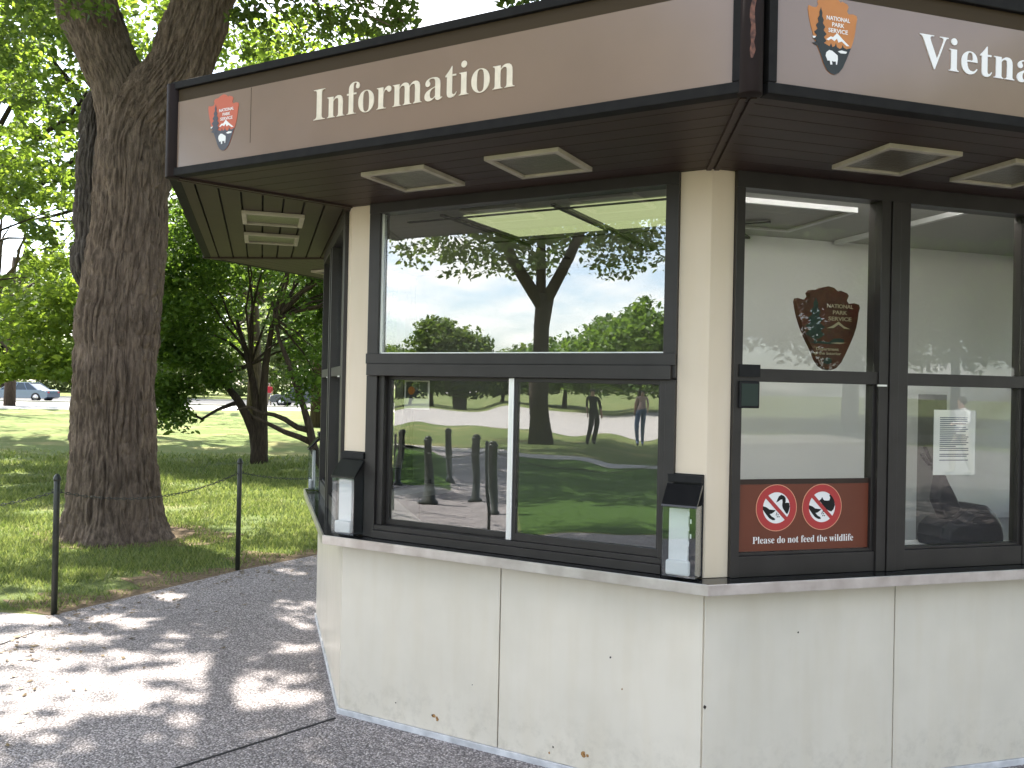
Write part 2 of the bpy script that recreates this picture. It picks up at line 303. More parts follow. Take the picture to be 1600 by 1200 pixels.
def text_mb(body, T, u0, z0, width=None, height=None, o=0, depth=.0015, offset=0, center=False, mi=0, space=1.0, mb=None):
    """flat lettering turned into thin solid geometry on a face; T(u,o,z)"""
    cu = bpy.data.curves.new('txt', 'FONT'); cu.body = body; cu.offset = offset; cu.size = 1; cu.space_character = space; cu.resolution_u = 4
    ob = bpy.data.objects.new('txt', cu); C.objects.link(ob); bpy.context.view_layer.update()
    me = bpy.data.meshes.new_from_object(ob.evaluated_get(bpy.context.evaluated_depsgraph_get()))
    vs = [v.co.copy() for v in me.vertices]; fs = [tuple(p.vertices) for p in me.polygons]
    edges = {}
    for f in fs:
        for i in range(len(f)): edges[(f[i], f[(i+1) % len(f)])] = 1
    C.objects.unlink(ob); bpy.data.objects.remove(ob); bpy.data.curves.remove(cu); bpy.data.meshes.remove(me)
    x0 = min(v.x for v in vs); x1 = max(v.x for v in vs); sx = width/(x1-x0) if width else None
    sy = height/.70 if height else sx; sx = sx or sy
    cx = (x0+x1)/2 if center else x0
    front = [T(u0+(v.x-cx)*sx, o+depth, z0+v.y*sy) for v in vs]; back = [T(u0+(v.x-cx)*sx, o, z0+v.y*sy) for v in vs]
    n = len(vs); mb = mb or MB(); F = list(fs)
    for (a, b) in edges:
        if (b, a) not in edges: F.append((a, b, b+n, a+n))
    mb.add(front+back, F, mi); return mb

# ------------------------------------------------------------------ kiosk frame of reference
KC = Vector((1.0721, 5.9745, 0)); YAW = -1.6774
RW, RL, RC, RR = 2.4823, 2.5971, 2.4691, 3.3984
ZL, ZS, ZF, ZT = .936, 2.626, 2.632, 3.046
def corner(k, r): a = YAW-k*math.pi/4; return Vector((KC.x+r*math.cos(a), KC.y+r*math.sin(a), 0))
def face(k, r):
    """face whose left corner (seen from outside) is k; T(u,o,z), o outwards from the radius r plane"""
    A = corner(k, r); B = corner(k-1, r); d = (B-A).normalized(); n = Vector((d.y, -d.x, 0))
    if n.dot(A-KC) < 0: n = -n
    T = lambda u, o, z: A+d*u+n*o+Vector((0, 0, z))
    T.L = (B-A).length; T.n = n; T.d = d; return T
TAN = math.tan(math.pi/8)
def slab(T, mb, o0, o1, z0, z1, mi=0, e0=0, e1=None):
    """a strip round the octagon, mitred at both corners"""
    L = T.L
    P = [(-o0*-TAN*-1, o0), ]
    a0, b0 = -o0*TAN, L+o0*TAN; a1, b1 = -o1*TAN, L+o1*TAN
    vs = [T(a0, o0, z0), T(b0, o0, z0), T(b1, o1, z0), T(a1, o1, z0), T(a0, o0, z1), T(b0, o0, z1), T(b1, o1, z1), T(a1, o1, z1)]
    mb.add(vs, [(0, 3, 2, 1), (4, 5, 6, 7), (0, 1, 5, 4), (1, 2, 6, 5), (2, 3, 7, 6), (3, 0, 4, 7)], mi)

kiosk = empty('information_kiosk', KC, 'octagonal cream and dark brown information kiosk with wide sign canopy', 'kiosk')
KF = list(range(-4, 4))                        # left-corner index of each face; 1 = Information side, 0 = Vietnam side, 2 = far left side
for k in KF:
    Tw, Tl, Tc, Tr = face(k, RW), face(k, RL), face(k, RC), face(k, RR)
    seam = .942
    for (a, b) in ((.004, seam-.003), (seam+.003, Tw.L-.004)):
        MB().box(Tw, a, b, -.03, 0, .035, .896).build('wall_panel', 'lower', kiosk, bevel=.002)
    mb = MB(); slab(Tw, mb, -.06, -.031, .0, .9); mb.build('wall_backing', 'groove', kiosk)
    mb = MB(); slab(Tw, mb, -.02, .009, 0, .034); mb.build('base_trim', 'trim', kiosk, bevel=.003)
    mb = MB(); slab(Tl, mb, -.010, 0, ZL-.045, ZL); mb.build('ledge_edge', 'alu', kiosk, bevel=.0015)
    mb = MB(); slab(Tl, mb, -.36, -.0105, ZL-.03, ZL-.001); mb.build('ledge_top', 'ledge_top', kiosk)
    # soffit boards
    mb = MB(); W0 = (RR-RC)*math.cos(math.pi/8)+.06; nb = 9; st = W0/nb
    for i in range(nb):
        o1 = -i*st-(.010 if k == 2 else .004); o0 = -(i+1)*st
        if i == 0: o1 = -.035
        slab(Tr, mb, o0, o1, ZF-.006, ZF+.01)
    mb.build('soffit', 'brownwood', kiosk)
    mb = MB(); slab(Tr, mb, -W0-.02, -.03, ZF+.0105, ZF+.03); mb.build('soffit_backing', 'groove', kiosk)
    # mitre battens (two thin strips along the corner)
    mb = MB(); A = corner(k, RR-.05); B = corner(k, RC+.01); d = (B-A).normalized(); n = Vector((-d.y, d.x, 0))
    for s_ in (-.026, .006):
        mb.box(lambda u, o, z: A+d*u+n*o+Vector((0, 0, z)), 0, (B-A).length, s_, s_+.02, ZF-.016, ZF-.0065)
    mb.build('mitre_batten', 'brownwood', kiosk)
    # lights in the soffit
    Lr = Tr.L; cu = {1: (1.02, 1.64), 0: (.93, 1.51), 2: (1.10, 1.78)}.get(k, (.98, 1.62))
    for c in cu:
        oc = -.47; h = .165
        mb = MB(); f = .025; zz0, zz1 = ZF-.024, ZF-.0062
        mb.box(Tr, c-h, c+h, oc-h, oc-h+f, zz0, zz1); mb.box(Tr, c-h, c+h, oc+h-f, oc+h, zz0, zz1)
        mb.box(Tr, c-h, c-h+f, oc-h+f, oc+h-f, zz0, zz1); mb.box(Tr, c+h-f, c+h, oc-h+f, oc+h-f, zz0, zz1)
        lf = mb.build('soffit_light', 'lightframe', kiosk, bevel=.002)
        o = MB().box(Tr, c-h+f, c+h-f, oc-h+f, oc+h-f, ZF-.014, ZF-.0064).build('lens', 'lens', kiosk); o.parent = lf
    # sign panel in its frame
    p0, p1 = .03, Lr-.06
    if k == 0: p0, p1 = .089, Lr-.05
    fr = MB(); zt_ = ZT+(.035 if k == 0 else 0)
    fr.box(Tr, p0-.03, p1+.03, -.05, 0, ZF-.008, 2.660); fr.box(Tr, p0-.03, p1+.03, -.05, .002, 3.013, zt_)
    fr.box(Tr, p0-.03, p0, -.05, .001, 2.6602, 3.0128); fr.box(Tr, p1, p1+.03, -.05, .001, 2.6602, 3.0128)
    sf = fr.build('sign_frame', 'signframe', kiosk, bevel=.003)
    sp = MB().box(Tr, p0, p1, -.05, -.012, 2.6602, 2.9575).build('sign_panel', 'signpanel', kiosk)
    MB().box(Tr, p0, p1, -.05, -.0135, 2.958, 3.0128).build('lip_shade_strip', 'signband', kiosk)  # shade below the frame's top lip, painted as a darker strip
    if k == 0: panelB = sp
    if k == 1: panelA = sp
    # corner post of the canopy
    c0 = corner(k, RR-.03); MB().lathe([(.040, ZF-.012), (.040, ZT-.006)], c0, 10).build('corner_post', 'postbrown', kiosk, bevel=.002)
mb = MB()
vs = [corner(k, RR-.05)+Vector((0, 0, z)) for z in (2.98, 3.0) for k in KF]
mb.add(vs, [tuple(range(8)), tuple(range(15, 7, -1))]+[(i, (i+1) % 8, 8+(i+1) % 8, 8+i) for i in range(8)]); mb.build('roof', 'asphalt', kiosk)
# peeled paint on the corner post between the two signs
A = corner(0, RR); B = A-KC; B.normalize(); cp = corner(0, RR-.03)
mb = MB(); prev = None; rr_ = random.Random(3); side = Vector((-B.y, B.x, 0))
pts = []
for i in range(13):
    z = 2.72+.30*i/12; w = .003+.006*abs(math.sin(i*1.7))*(1 if i < 9 else .5); pts.append((z, w, rr_.uniform(-.003, .003)))
vs = []
for z, w, s_ in pts:
    for q in (-1, 1):
        ang = (s_+q*w)/.041; vs.append(cp+(B*math.cos(ang)+side*math.sin(ang))*.0412+Vector((0, 0, z)))
mb.add(vs, [(2*i, 2*i+1, 2*i+3, 2*i+2) for i in range(12)]); mb.build('peeled_patch', 'scar', kiosk)

# pillars
for k in KF:
    Tr_, Tl_ = face(k, RC), face(k+1, RC)          # k is the left corner of face k and the right corner of face k+1
    a = .107 if k == 0 else .133; b = .133
    K = corner(k, RC); Kin = corner(k, RC-.09)
    P = [Tl_(Tl_.L-b, 0, 0), K, Tr_(a, 0, 0), Tr_(a, -.07, 0), Kin, Tl_(Tl_.L-b, -.07, 0)]
    mb = MB(); vs = [p+Vector((0, 0, ZL)) for p in P]+[p+Vector((0, 0, ZS)) for p in P]; n = 6
    mb.add(vs, [tuple(range(n)), tuple(range(2*n-1, n-1, -1))]+[(i, (i+1) % n, n+(i+1) % n, n+i) for i in range(n)])
    mb.build('corner_pillar', 'cream', kiosk, bevel=.002)

def pane(T, u0, u1, z0, z1, o, m, parent):
    p = MB().box(T, u0, u1, o-.003, o, z0, z1).build('pane', m, kiosk); p.parent = parent; return p
for k in KF:
    T = face(k, RC); Lc = T.L
    f = MB()
    if k == 1:
        u0, u1 = .1335, 1.7565
        f.box(T, u0, u1, -.06, .022, 2.575, 2.626)                      # head
        f.box(T, u0, .200, -.06, .020, 1.7602, 2.5748); f.box(T, 1.700, u1, -.06, .020, 1.7602, 2.5748)
        f.box(T, .1335, 1.7565, -.06, .030, 1.812, 1.864); f.box(T, .150, 1.742, -.06, .045, 1.752, 1.8115)   # transom in two steps
        f.box(T, u0, .200, -.06, .020, .936, 1.7515); f.box(T, 1.712, u1, -.06, .020, .936, 1.7515)
        f.box(T, .2003, 1.7117, -.06, .036, .936, .975); f.box(T, .2003, 1.7117, -.06, .020, .9753, 1.000)
        f.box(T, .2003, .235, -.06, .004, 1.0003, 1.7515); f.box(T, 1.690, 1.7117, -.06, .016, 1.0003, 1.7515)
        w = f.build('window', 'frame', kiosk, bevel=.002)
        # beads round the upper glass
        g = MB(); g.box(T, .2003, 1.6997, -.012, .004, 1.8642, 1.8700); g.box(T, .2003, .2040, -.012, .004, 1.8702, 2.5745); g.box(T, 1.6960, 1.6997, -.012, .004, 1.8702, 2.5745)
        x = g.build('glazing_bead', 'silver', kiosk); x.parent = w
        pane(T, .204, 1.696, 1.870, 2.575, -.012, 'glass_up', w)
        s1 = MB(); a, b = .2355, .965
        s1.box(T, a, a+.018, -.055, -.030, 1.0005, 1.751); s1.box(T, a+.0182, b, -.055, -.030, 1.0005, 1.026); s1.box(T, a+.0182, b, -.055, -.030, 1.733, 1.751)
        x = s1.build('left_sash', 'frame', kiosk, bevel=.0015); x.parent = w; pane(T, a+.018, b, 1.026, 1.733, -.040, 'glass_low', w)
        s2 = MB(); s2.box(T, .985, 1.002, -.024, .006, 1.0005, 1.751); s2.box(T, 1.0022, 1.6895, -.024, .006, 1.0005, 1.034); s2.box(T, 1.0022, 1.6895, -.024, .006, 1.731, 1.751); s2.box(T, 1.680, 1.6895, -.024, .006, 1.0342, 1.7308)
        x = s2.build('right_sash', 'frame', kiosk, bevel=.0015); x.parent = w; pane(T, 1.002, 1.680, 1.034, 1.731, -.006, 'glass_low', w)
        x = MB().box(T, .957, .9847, -.026, .012, 1.0005, 1.750).build('meeting_stile', 'silver', kiosk, bevel=.003); x.parent = w
    else:
        a = .1075 if k == 0 else .1335; u1 = Lc-.1335
        g1 = (.147, .815); g2 = (.977, 1.637)
        f.box(T, a, u1, -.06, .022, 2.558, 2.626)
        f.box(T, a, g1[0], -.06, .020, .936, 2.5578); f.box(T, g2[1], u1, -.06, .020, .936, 2.5578)
        f.box(T, .820, .868, -.06, .026, .936, 2.5578); f.box(T, .872, .918, -.06, .032, .936, 2.5578); f.box(T, .922, .972, -.06, .026, .936, 2.5578)
        f.box(T, .8685, .8715, -.06, -.0, .936, 2.5578); f.box(T, .9185, .9215, -.06, -.0, .936, 2.5578)
        for (p, q) in ((g1[0]+.0002, .8198), (.9722, g2[1]-.0002)):
            f.box(T, p, q, -.06, .018, 1.752, 1.806); f.box(T, p, q, -.06, .016, .936, 1.022)
        w = f.build('window', 'frame', kiosk, bevel=.002)
        for (p, q) in ((g1[0], .8198), (.9722, g2[1])):
            pane(T, p, q, 1.806, 2.558, -.012, 'glass_b', w)
            s1 = MB(); s1.box(T, q-.014, q, -.04, .004, 1.0222, 1.7518); s1.box(T, p+.0004, q-.0142, -.04, .002, 1.0222, 1.034)
            x = s1.build('sash', 'frame', kiosk, bevel=.0015); x.parent = w
            pane(T, p, q-.014, 1.034, 1.752, -.018, 'glass_b', w)
            c = MB().box(T, q-.012, q+.035, .0265, .034, 1.744, 1.752).build('catch', 'silver', kiosk); c.parent = w

# lettering and emblems ----------------------------------------------------------------------
ARROW = [(.00, 1.0), (.09, .985), (.16, .94), (.20, .955), (.30, .93), (.33, .90), (.30, .84), (.33, .805), (.42, .815), (.50, .80), (.515, .76), (.495, .70), (.48, .60), (.46, .52), (.42, .42), (.37, .33), (.30, .21), (.23, .10), (.15, .03), (.06, .0),
         (-.02, .01), (-.10, .05), (-.17, .13), (-.23, .24), (-.30, .34), (-.36, .43), (-.41, .53), (-.45, .62), (-.48, .71), (-.50, .80), (-.485, .84), (-.40, .825), (-.33, .83), (-.29, .87), (-.31, .91), (-.27, .945), (-.17, .95), (-.10, .98)]
def emblem(T, uc, z0, w, h, o, mats, parent, name='emblem', thick=.0015, plaque=False, root=None):
    """arrowhead badge: field, land, conifer, peak, lake, buffalo and words. mats: field, dark, white, ground"""
    mb = MB(); e = .0006; X = lambda a: uc+a*w; Z = lambda b: z0+b*h
    def poly(pts, lvl, mi): mb.prism([(X(a), Z(b)) for a, b in pts], T, o+thick+lvl*e-e*.8, o+thick+lvl*e, mi)
    mb.prism([(X(a), Z(b)) for a, b in ARROW], T, o, o+thick, 0)
    rnd = random.Random(5)
    if not plaque:
        low = [(.395, .37)]+[p for p in ARROW[15:25]]+[(-.415, .37)]
        low = [(a*.995, b) for a, b in low]
        top = [(-.36, .375), (-.30, .42), (-.26, .375), (-.16, .385), (-.05, .355), (-.02, .40), (.01, .35), (.06, .37), (.08, .41), (.10, .36), (.16, .34), (.20, .36), (.22, .40), (.24, .365), (.30, .35), (.36, .365)]
        poly([p for p in low if True]+top, 1, 1)
    # conifer, jagged
    L, Rr = [], []
    tz0, tz1, tx = (.34, .82, -.24) if not plaque else (.34, .84, -.20)
    tw = .13 if not plaque else .16
    for i in range(11):
        b = tz1-(tz1-tz0-.04)*i/10; ww = tw*(.12+.88*min(1, i/7))*(1 if i < 10 else .7); jag = 1 if i % 2 else .55
        L.append((tx-ww*jag, b)); Rr.append((tx+ww*jag*.95, b-.008))
    poly([(tx, tz1+.02)]+Rr+[(tx+.02, tz0+.03), (tx+.02, tz0-.03), (tx-.02, tz0-.03), (tx-.02, tz0+.03)]+L[::-1], 2, 1)
    mz = .44 if not plaque else .50
    poly([(-.12, mz), (-.03, mz+.045), (.02, mz+.04), (.10, mz+.10), (.19, mz+.045), (.27, mz), (.36, mz-.045), (.30, mz-.05), (.20, mz), (.13, mz-.02), (.10, mz+.03), (.05, mz-.01), (-.02, mz+.015), (-.07, mz-.01)] if not plaque else
         [(-.02, mz), (.07, mz+.03), (.17, mz+.085), (.26, mz+.03), (.36, mz), (.26, mz+.005), (.17, mz+.05), (.09, mz+.005)], 1, 2)
    if not plaque:
        poly([(.12, .305), (.20, .325), (.31, .315), (.29, .29), (.18, .285)], 2, 2); poly([(-.40, .455), (-.33, .46), (-.34, .435), (-.39, .43)], 1, 2)
        poly([(-.13, .225), (-.12, .27), (-.06, .305), (.0, .30), (.07, .27), (.115, .25), (.12, .20), (.105, .13), (.085, .13), (.08, .17), (.04, .165), (.0, .17), (.01, .125), (-.03, .12), (-.045, .17), (-.09, .165), (-.105, .19)], 3, 2)
        for i in range(3): text_mb(('NATIONAL', 'PARK', 'SERVICE')[i], T, X(.12), Z(.695-.078*i), width=w*(.48, .25, .40)[i], height=h*.052, o=o+thick+.0002, depth=.0008, offset=.014, center=True, mi=2, mb=mb)
    else:
        for i in range(3): text_mb(('NATIONAL', 'PARK', 'SERVICE')[i], T, X(.19), Z(.745-.075*i), width=w*(.42, .23, .37)[i], height=h*.045, o=o+thick+.0002, depth=.0015, offset=.014, center=True, mi=2, mb=mb)
        text_mb('Department', T, X(.0), Z(.235), width=w*.36, height=h*.036, o=o+thick+.0002, depth=.0012, offset=.012, center=True, mi=2, mb=mb)
        text_mb('of the Interior', T, X(.0), Z(.185), width=w*.44, height=h*.034, o=o+thick+.0002, depth=.0012, offset=.012, center=True, mi=2, mb=mb)
        poly([(-.30, .325), (-.1, .345), (.02, .335), (.10, .38), (.2, .385), (.27, .37), (.25, .33), (.05, .31), (-.15, .315)], 1, 1)
        poly([(.04, .325), (.16, .335), (.30, .335), (.20, .318)], 2, 2)
        poly([(-.07, .09), (-.05, .14), (.02, .15), (.07, .13), (.07, .09), (.0, .07)], 1, 3)
    return mb.build(name, [mats[0], mats[1], mats[2], mats[3]], parent)
TA, TB = face(1, RR), face(0, RR)
o = text_mb(serif('Information'), TA, .846, 2.766, width=.925, height=.129, o=-.0118, depth=.003, offset=-.007).build('lettering', 'cream_letter', kiosk); o.parent = panelA
o = text_mb(serif('Vietnam'), TB, .627, 2.782, width=.62, height=.112, o=-.0118, depth=.003, offset=-.004).build('lettering', 'white_letter', kiosk); o.parent = panelB
o = emblem(TA, .331, 2.705, .182, .245, -.0118, ('orangefade', 'emfade', 'white', 'emfade'), kiosk); o.parent = panelA
o = emblem(TB, .292, 2.714, .180, .246, -.0118, ('orange', 'emdark', 'white', 'emdark'), kiosk); o.parent = panelB
x = MB().box(TA, .494, .4965, -.0119, -.0114, 2.72, 2.955).build('scratch', 'signband', kiosk); x.parent = panelA

# marks on the lower wall
TW1, TW0 = face(1, RW), face(0, RW)
def spot(T, u, z, r, m, name='rust_spot', n=9):
    rn = random.Random(int(u*1000)); mb = MB()
    mb.prism([(u+r*rn.uniform(.5, 1.1)*math.cos(2*math.pi*i/n), z+r*1.2*rn.uniform(.5, 1.1)*math.sin(2*math.pi*i/n)) for i in range(n)], T, .0002, .0011, 0)
    return mb.build(name, m, kiosk)
for u, z, r, m in [(.588, .110, .012, 'rust'), (.607, .100, .010, 'rust'), (.578, .112, .005, 'rustdark'), (1.377, .103, .013, 'rust'), (1.395, .10, .007, 'rust'), (1.228, .100, .006, 'rustdark'), (1.494, .546, .005, 'rustdark'), (1.21, .07, .006, 'rust'), (.36, .13, .004, 'rustdark'), (1.55, .42, .004, 'rust'), (.8, .3, .003, 'rustdark')]: spot(TW1, u, z, r, m)
for u, z, r, m in [(.449, .69, .005, 'rustdark'), (.012, .41, .008, 'rustdark')]: spot(TW0, u, z, r, m)

# inside ------------------------------------------------------------------------------------
def disc(z0, z1, r, name, m):
    mb = MB(); vs = [corner(k, r)+Vector((0, 0, z)) for z in (z0, z1) for k in KF]
    mb.add(vs, [tuple(range(8)), tuple(range(15, 7, -1))]+[(i, (i+1) % 8, 8+(i+1) % 8, 8+i) for i in range(8)]); return mb.build(name, m, kiosk)
disc(.02, .05, RC-.10, 'floor', 'floor_in'); disc(2.63, 2.66, RC-.02, 'ceiling', 'ceil_in')
T0 = face(0, RC)
MB().box(T0, .72, 3.0, -1.33, -1.25, .05, 2.629).build('partition_wall', 'wall_in', kiosk)
for k in KF:
    T = face(k, RC); mb = MB(); slab(T, mb, -.12, -.062, .05, .90); mb.build('inner_wall', 'wall_in', kiosk)
    mb = MB(); slab(T, mb, -.50, -.2, .86, .898); mb.build('inner_counter', 'desk', kiosk)
T1 = face(1, RC)
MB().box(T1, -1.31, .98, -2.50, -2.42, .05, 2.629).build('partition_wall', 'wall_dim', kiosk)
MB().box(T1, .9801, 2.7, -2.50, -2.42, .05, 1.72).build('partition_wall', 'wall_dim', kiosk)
MB().box(T0, .2, 1.7, -.115, -.065, 2.604, 2.629).build('added_strip_light', 'tube', kiosk)  # added lamp, hidden behind the window head to brighten the interior wall
# ceiling diffusers and T-bars, placed under the near part of the ceiling
T1 = face(1, RC)
for (a, b) in ((.42, 1.00), (1.05, 1.66)):
    x = MB().box(T1, a, b, -1.05, -.42, 2.6185, 2.6275).build('ceiling_light', 'skylight', kiosk)
mb = MB()
for a in (.36, 1.012, 1.672): mb.box(T1, a-.012, a+.012, -1.9, -.30, 2.606, 2.6180)
for o_ in (-.36, -1.09): mb.box(T1, .10, 1.9, o_-.012, o_+.012, 2.600, 2.6055)
mb.build('ceiling_bars', 'frame', kiosk)
mb = MB(); mb.box(T0, .3, 1.0, -.95, -.42, 2.612, 2.6275); mb.build('ceiling_grille', 'lens', kiosk)
mb = MB(); mb.box(T0, .27, 1.03, -.42, -.40, 2.602, 2.6275); mb.box(T0, .27, 1.03, -.97, -.95, 2.602, 2.6275); mb.box(T0, 1.0, 1.03, -.9499, -.4201, 2.602, 2.6275); mb.box(T0, 1.5, 1.53, -1.2, -.15, 2.602, 2.6275); mb.build('ceiling_trim', 'wall_in', kiosk)

# things attached to or standing in the kiosk --------------------------------------------------
def holder(T, u0, o, label, textured=False, group='brochure holders on the kiosk corners'):
    base = T(u0+.0725, .02, ZL); r = empty('brochure_holder', base, label, 'brochure holder', group)
    w = .145; z0, z1 = ZL+.002, 1.362
    b = MB(); b.box(T, u0-.004, u0+w+.002, o+.001, o+.012, z0, z1); b.box(T, u0, u0+w, o+.0122, o+.030, z1-.035, z1-.004); b.build('back_plate', 'black', r, bevel=.0015)
    c = MB(); zl = z1-.125
    # clear front box: open topped shell
    c.box(T, u0+.004, u0+w-.004, o+.092, o+.095, z0+.01, zl); c.box(T, u0+.001, u0+.004, o+.0125, o+.095, z0+.01, zl); c.box(T, u0+w-.004, u0+w-.001, o+.0125, o+.095, z0+.01, zl); c.box(T, u0+.0042, u0+w-.0042, o+.0125, o+.0918, z0+.01, z0+.013)
    c.build('clear_box', 'clear', r)
    l = MB(); prof = [(.013, z1-.042), (.030, z1-.042), (.100, zl+.004), (.104, zl-.004), (.098, zl-.006), (.013, z1-.052)]
    P0 = [T(u0-.002, o+a, z) for a, z in prof]; P1 = [T(u0+w+.002, o+a, z) for a, z in prof]; n = len(prof)
    l.add(P0+P1, [tuple(range(n)), tuple(range(2*n-1, n-1, -1))]+[(i, (i+1) % n, n+(i+1) % n, n+i) for i in range(n)])
    l.build('lid', 'ledge_top', r, bevel=.001)
    p = MB(); p.box(T, u0+.02, u0+w-.045, o+.045, o+.062, z0+.02, zl-.015); p.build('leaflets', 'paper', r)
    q = MB(); q.box(T, u0+.015, u0+w-.03, o+.064, o+.090, z0+.014, z0+.075); q.build('paper_stack', 'paper', r, bevel=.008)
    if textured:
        t = MB(); 
        for i in range(5): t.box(T, u0+w-.038+.009*(i % 2), u0+w-.032+.009*(i % 2), o+.086, o+.088, z0+.14+.03*i, z0+.158+.03*i)
        t.build('label_marks', 'paper', r)
    return r
holder(T1, -.012, 0, 'brochure holder left of the Information side windows with tall white leaflets')
holder(T1, 1.735, 0, 'brochure holder right of the sliding windows with grey leaflets and white stack', True)
T2 = face(2, RC); holder(T2, -.02, 0, 'brochure holder at the far left kiosk corner seen edge on against the grass')

# wildlife notice
TN = face(0, RC)
nr = empty('wildlife_notice', TN(.473, .0, 1.03), 'red brown please do not feed the wildlife notice with two crossed out round symbols', 'notice')
MB().box(TN, .1485, .8055, -.0175, -.0125, 1.036, 1.318).build('board', 'notice_brown', nr)
MB().box(TN, .1485, .8055, -.0176, -.0120, 1.3185, 1.340).build('top_strip', 'brownwood', nr)
def ring(mb, u, z, r0, r1, o0, o1, mi, seg=40):
    vs = []
    for i in range(seg):
        a = 2*math.pi*i/seg; c, s = math.cos(a), math.sin(a)
        vs += [TN(u+r0*c, o0, z+r0*s), TN(u+r1*c, o0, z+r1*s), TN(u+r1*c, o1, z+r1*s), TN(u+r0*c, o1, z+r0*s)]
    fs = []
    for i in range(seg):
        j = (i+1) % seg
        for e in range(4): fs.append((i*4+e, j*4+e, j*4+(e+1) % 4, i*4+(e+1) % 4))
    mb.add(vs, fs, mi)
def circ(mb, u, z, r, o0, o1, mi, seg=40): mb.prism([(u+r*math.cos(2*math.pi*i/seg), z+r*math.sin(2*math.pi*i/seg)) for i in range(seg)], TN, o0, o1, mi)
HAND = [(-.80, .10), (-.83, -.06), (-.62, -.32), (-.42, -.54), (-.22, -.64), (-.06, -.64), (-.10, -.54), (-.26, -.46), (-.40, -.32), (-.28, -.30), (-.12, -.20), (-.05, -.12), (-.18, -.11), (-.42, -.08), (-.60, .04)]
GOOSE = [(-.02, .28), (.06, .46), (.14, .60), (.28, .68), (.44, .62), (.54, .50), (.55, .34), (.52, .24), (.62, .26), (.76, .24), (.80, .05), (.74, -.18), (.66, -.34), (.58, -.30), (.48, -.16), (.38, -.02), (.34, .12), (.36, .30), (.34, .44), (.24, .42), (.12, .34)]
SQUIR = [(-.20, .32), (-.06, .42), (.0, .52), (.06, .40), (.14, .34), (.34, .32), (.46, .34), (.50, .48), (.44, .62), (.52, .66), (.64, .52), (.76, .32), (.80, .08), (.72, -.14), (.58, -.26), (.44, -.22), (.24, -.12), (.16, -.16), (.14, -.30), (.04, -.24), (.10, -.08), (.06, .06), (-.02, .18), (-.10, .26)]
for c_, shp, nm in ((.342, GOOSE, 'goose_symbol'), (.568, SQUIR, 'squirrel_symbol')):
    zc, r = 1.218, .083; mb = MB(); oo = -.0125
    circ(mb, c_, zc, r*.84, oo, oo+.0010, 0)
    ring(mb, c_, zc, r*.80, r*1.16, oo, oo+.0022, 1); ring(mb, c_, zc, r*1.165, r*1.20, oo, oo+.0018, 2)
    sh = lambda P: [(c_+a*r*.98, zc+b*r*.98) for a, b in P]
    mb.prism(sh(shp), TN, oo+.0010, oo+.0016, 3); mb.prism(sh(HAND), TN, oo+.0010, oo+.0016, 3)
    for a, b in ((.02, -.28), (.10, -.36), (.0, -.36), (.10, -.20), (.16, -.46), (.06, -.46)):
        circ(mb, c_+a*r, zc+b*r, r*.035, oo+.001, oo+.0016, 3, 6)
    w = .085; q = .70*.9   # bar from upper left to lower right
    mb.prism([(c_+(-q-w/2)*r*1.15, zc+(q-w)*r*1.15), (c_+(-q+w/1)*r*1.15, zc+(q+w/3)*r*1.15), (c_+(q+w/2)*r*1.15, zc-(q-w)*r*1.15), (c_+(q-w/1)*r*1.15, zc-(q+w/3)*r*1.15)], TN, oo+.0016, oo+.0021, 1)
    mb.build(nm, ['white', 'notice_red', 'notice_pale', 'black'], nr)
text_mb(serif('Please do not feed the wildlife'), TN, .480, 1.068, width=.50, height=.030, o=-.0124, depth=.0012, offset=-.008, center=True).build('lettering', 'white_letter', nr)

# posted letter on the inside of the right window
pr = empty('posted_notice', TN(1.26, -.03, 1.345), 'white typed sheet of paper taped inside the right window', 'paper notice')
MB().box(TN, 1.170, 1.404, -.034, -.032, 1.348, 1.645).build('sheet', 'paper', pr)
mb = MB(); rn = random.Random(11); z = 1.612
while z > 1.41:
    w = .165*rn.uniform(.88, 1) if rn.random() > .15 else .09
    mb.box(TN, 1.203, 1.203+w, -.0319, -.0312, z-.0042, z); z -= .0088 if rn.random() > .17 else .018
mb.build('typed_lines', 'ink', pr)
# carved plaque behind the upper glass
pq = emblem(TN, .648, 1.812, .325, .375, -.13, ('plaquebrown', 'plaquegreen', 'plaquecream', 'plaquegreen'), None, 'arrowhead_plaque', .028, True)
tag(pq, 'carved brown arrowhead plaque with green conifer behind the upper window glass', 'plaque')
# small dark sign holder at left edge of the window
MB2 = MB().box(TN, .128, .228, .0205, .026, 1.770, 1.822)
h = empty('counter_sign_holder', TN(.18, .02, 1.64), 'small dark green box in the upper left of the lower window above the notice', 'sign holder')
MB().box(TN, .128, .222, .0205, .034, 1.640, 1.752).build('case', 'black', h, bevel=.004)
MB2.build('top_clip', 'black', h)
MB().box(TN, .136, .214, .0342, .036, 1.650, 1.742).build('green_face', 'green_plastic', h, bevel=.003)
# black desk device with tilted arm on the counter behind the right window
d = empty('desk_device', TN(1.60, -.32, .90), 'black rounded desk device with tilted arm and two prongs below the posted paper', 'desk device')
def rbox(T, prof, u0, u1, o0, o1, taper=.75):
    mb = MB(); n = len(prof); vs = []
    for (o_, s) in ((o0, taper), (o0+(o1-o0)*.15, 1), (o1-(o1-o0)*.15, 1), (o1, taper)):
        cu = (u0+u1)/2; cz = min(z for _, z in prof)
        vs += [T(cu+(u-cu)*s, o_, cz+(z-cz)*s) for u, z in prof]
    fs = [tuple(range(n)), tuple(range(4*n-1, 3*n-1, -1))]+[(j*n+i, j*n+(i+1) % n, (j+1)*n+(i+1) % n, (j+1)*n+i) for j in range(3) for i in range(n)]
    mb.add(vs, fs, 0, False); return mb
TD = lambda u, o, z: TN(u+.285, o, z+.072)
MB().box(TN, 1.30, 1.93, -.46, -.14, .8985, .971).build('stand', 'wall_in', d, bevel=.004)
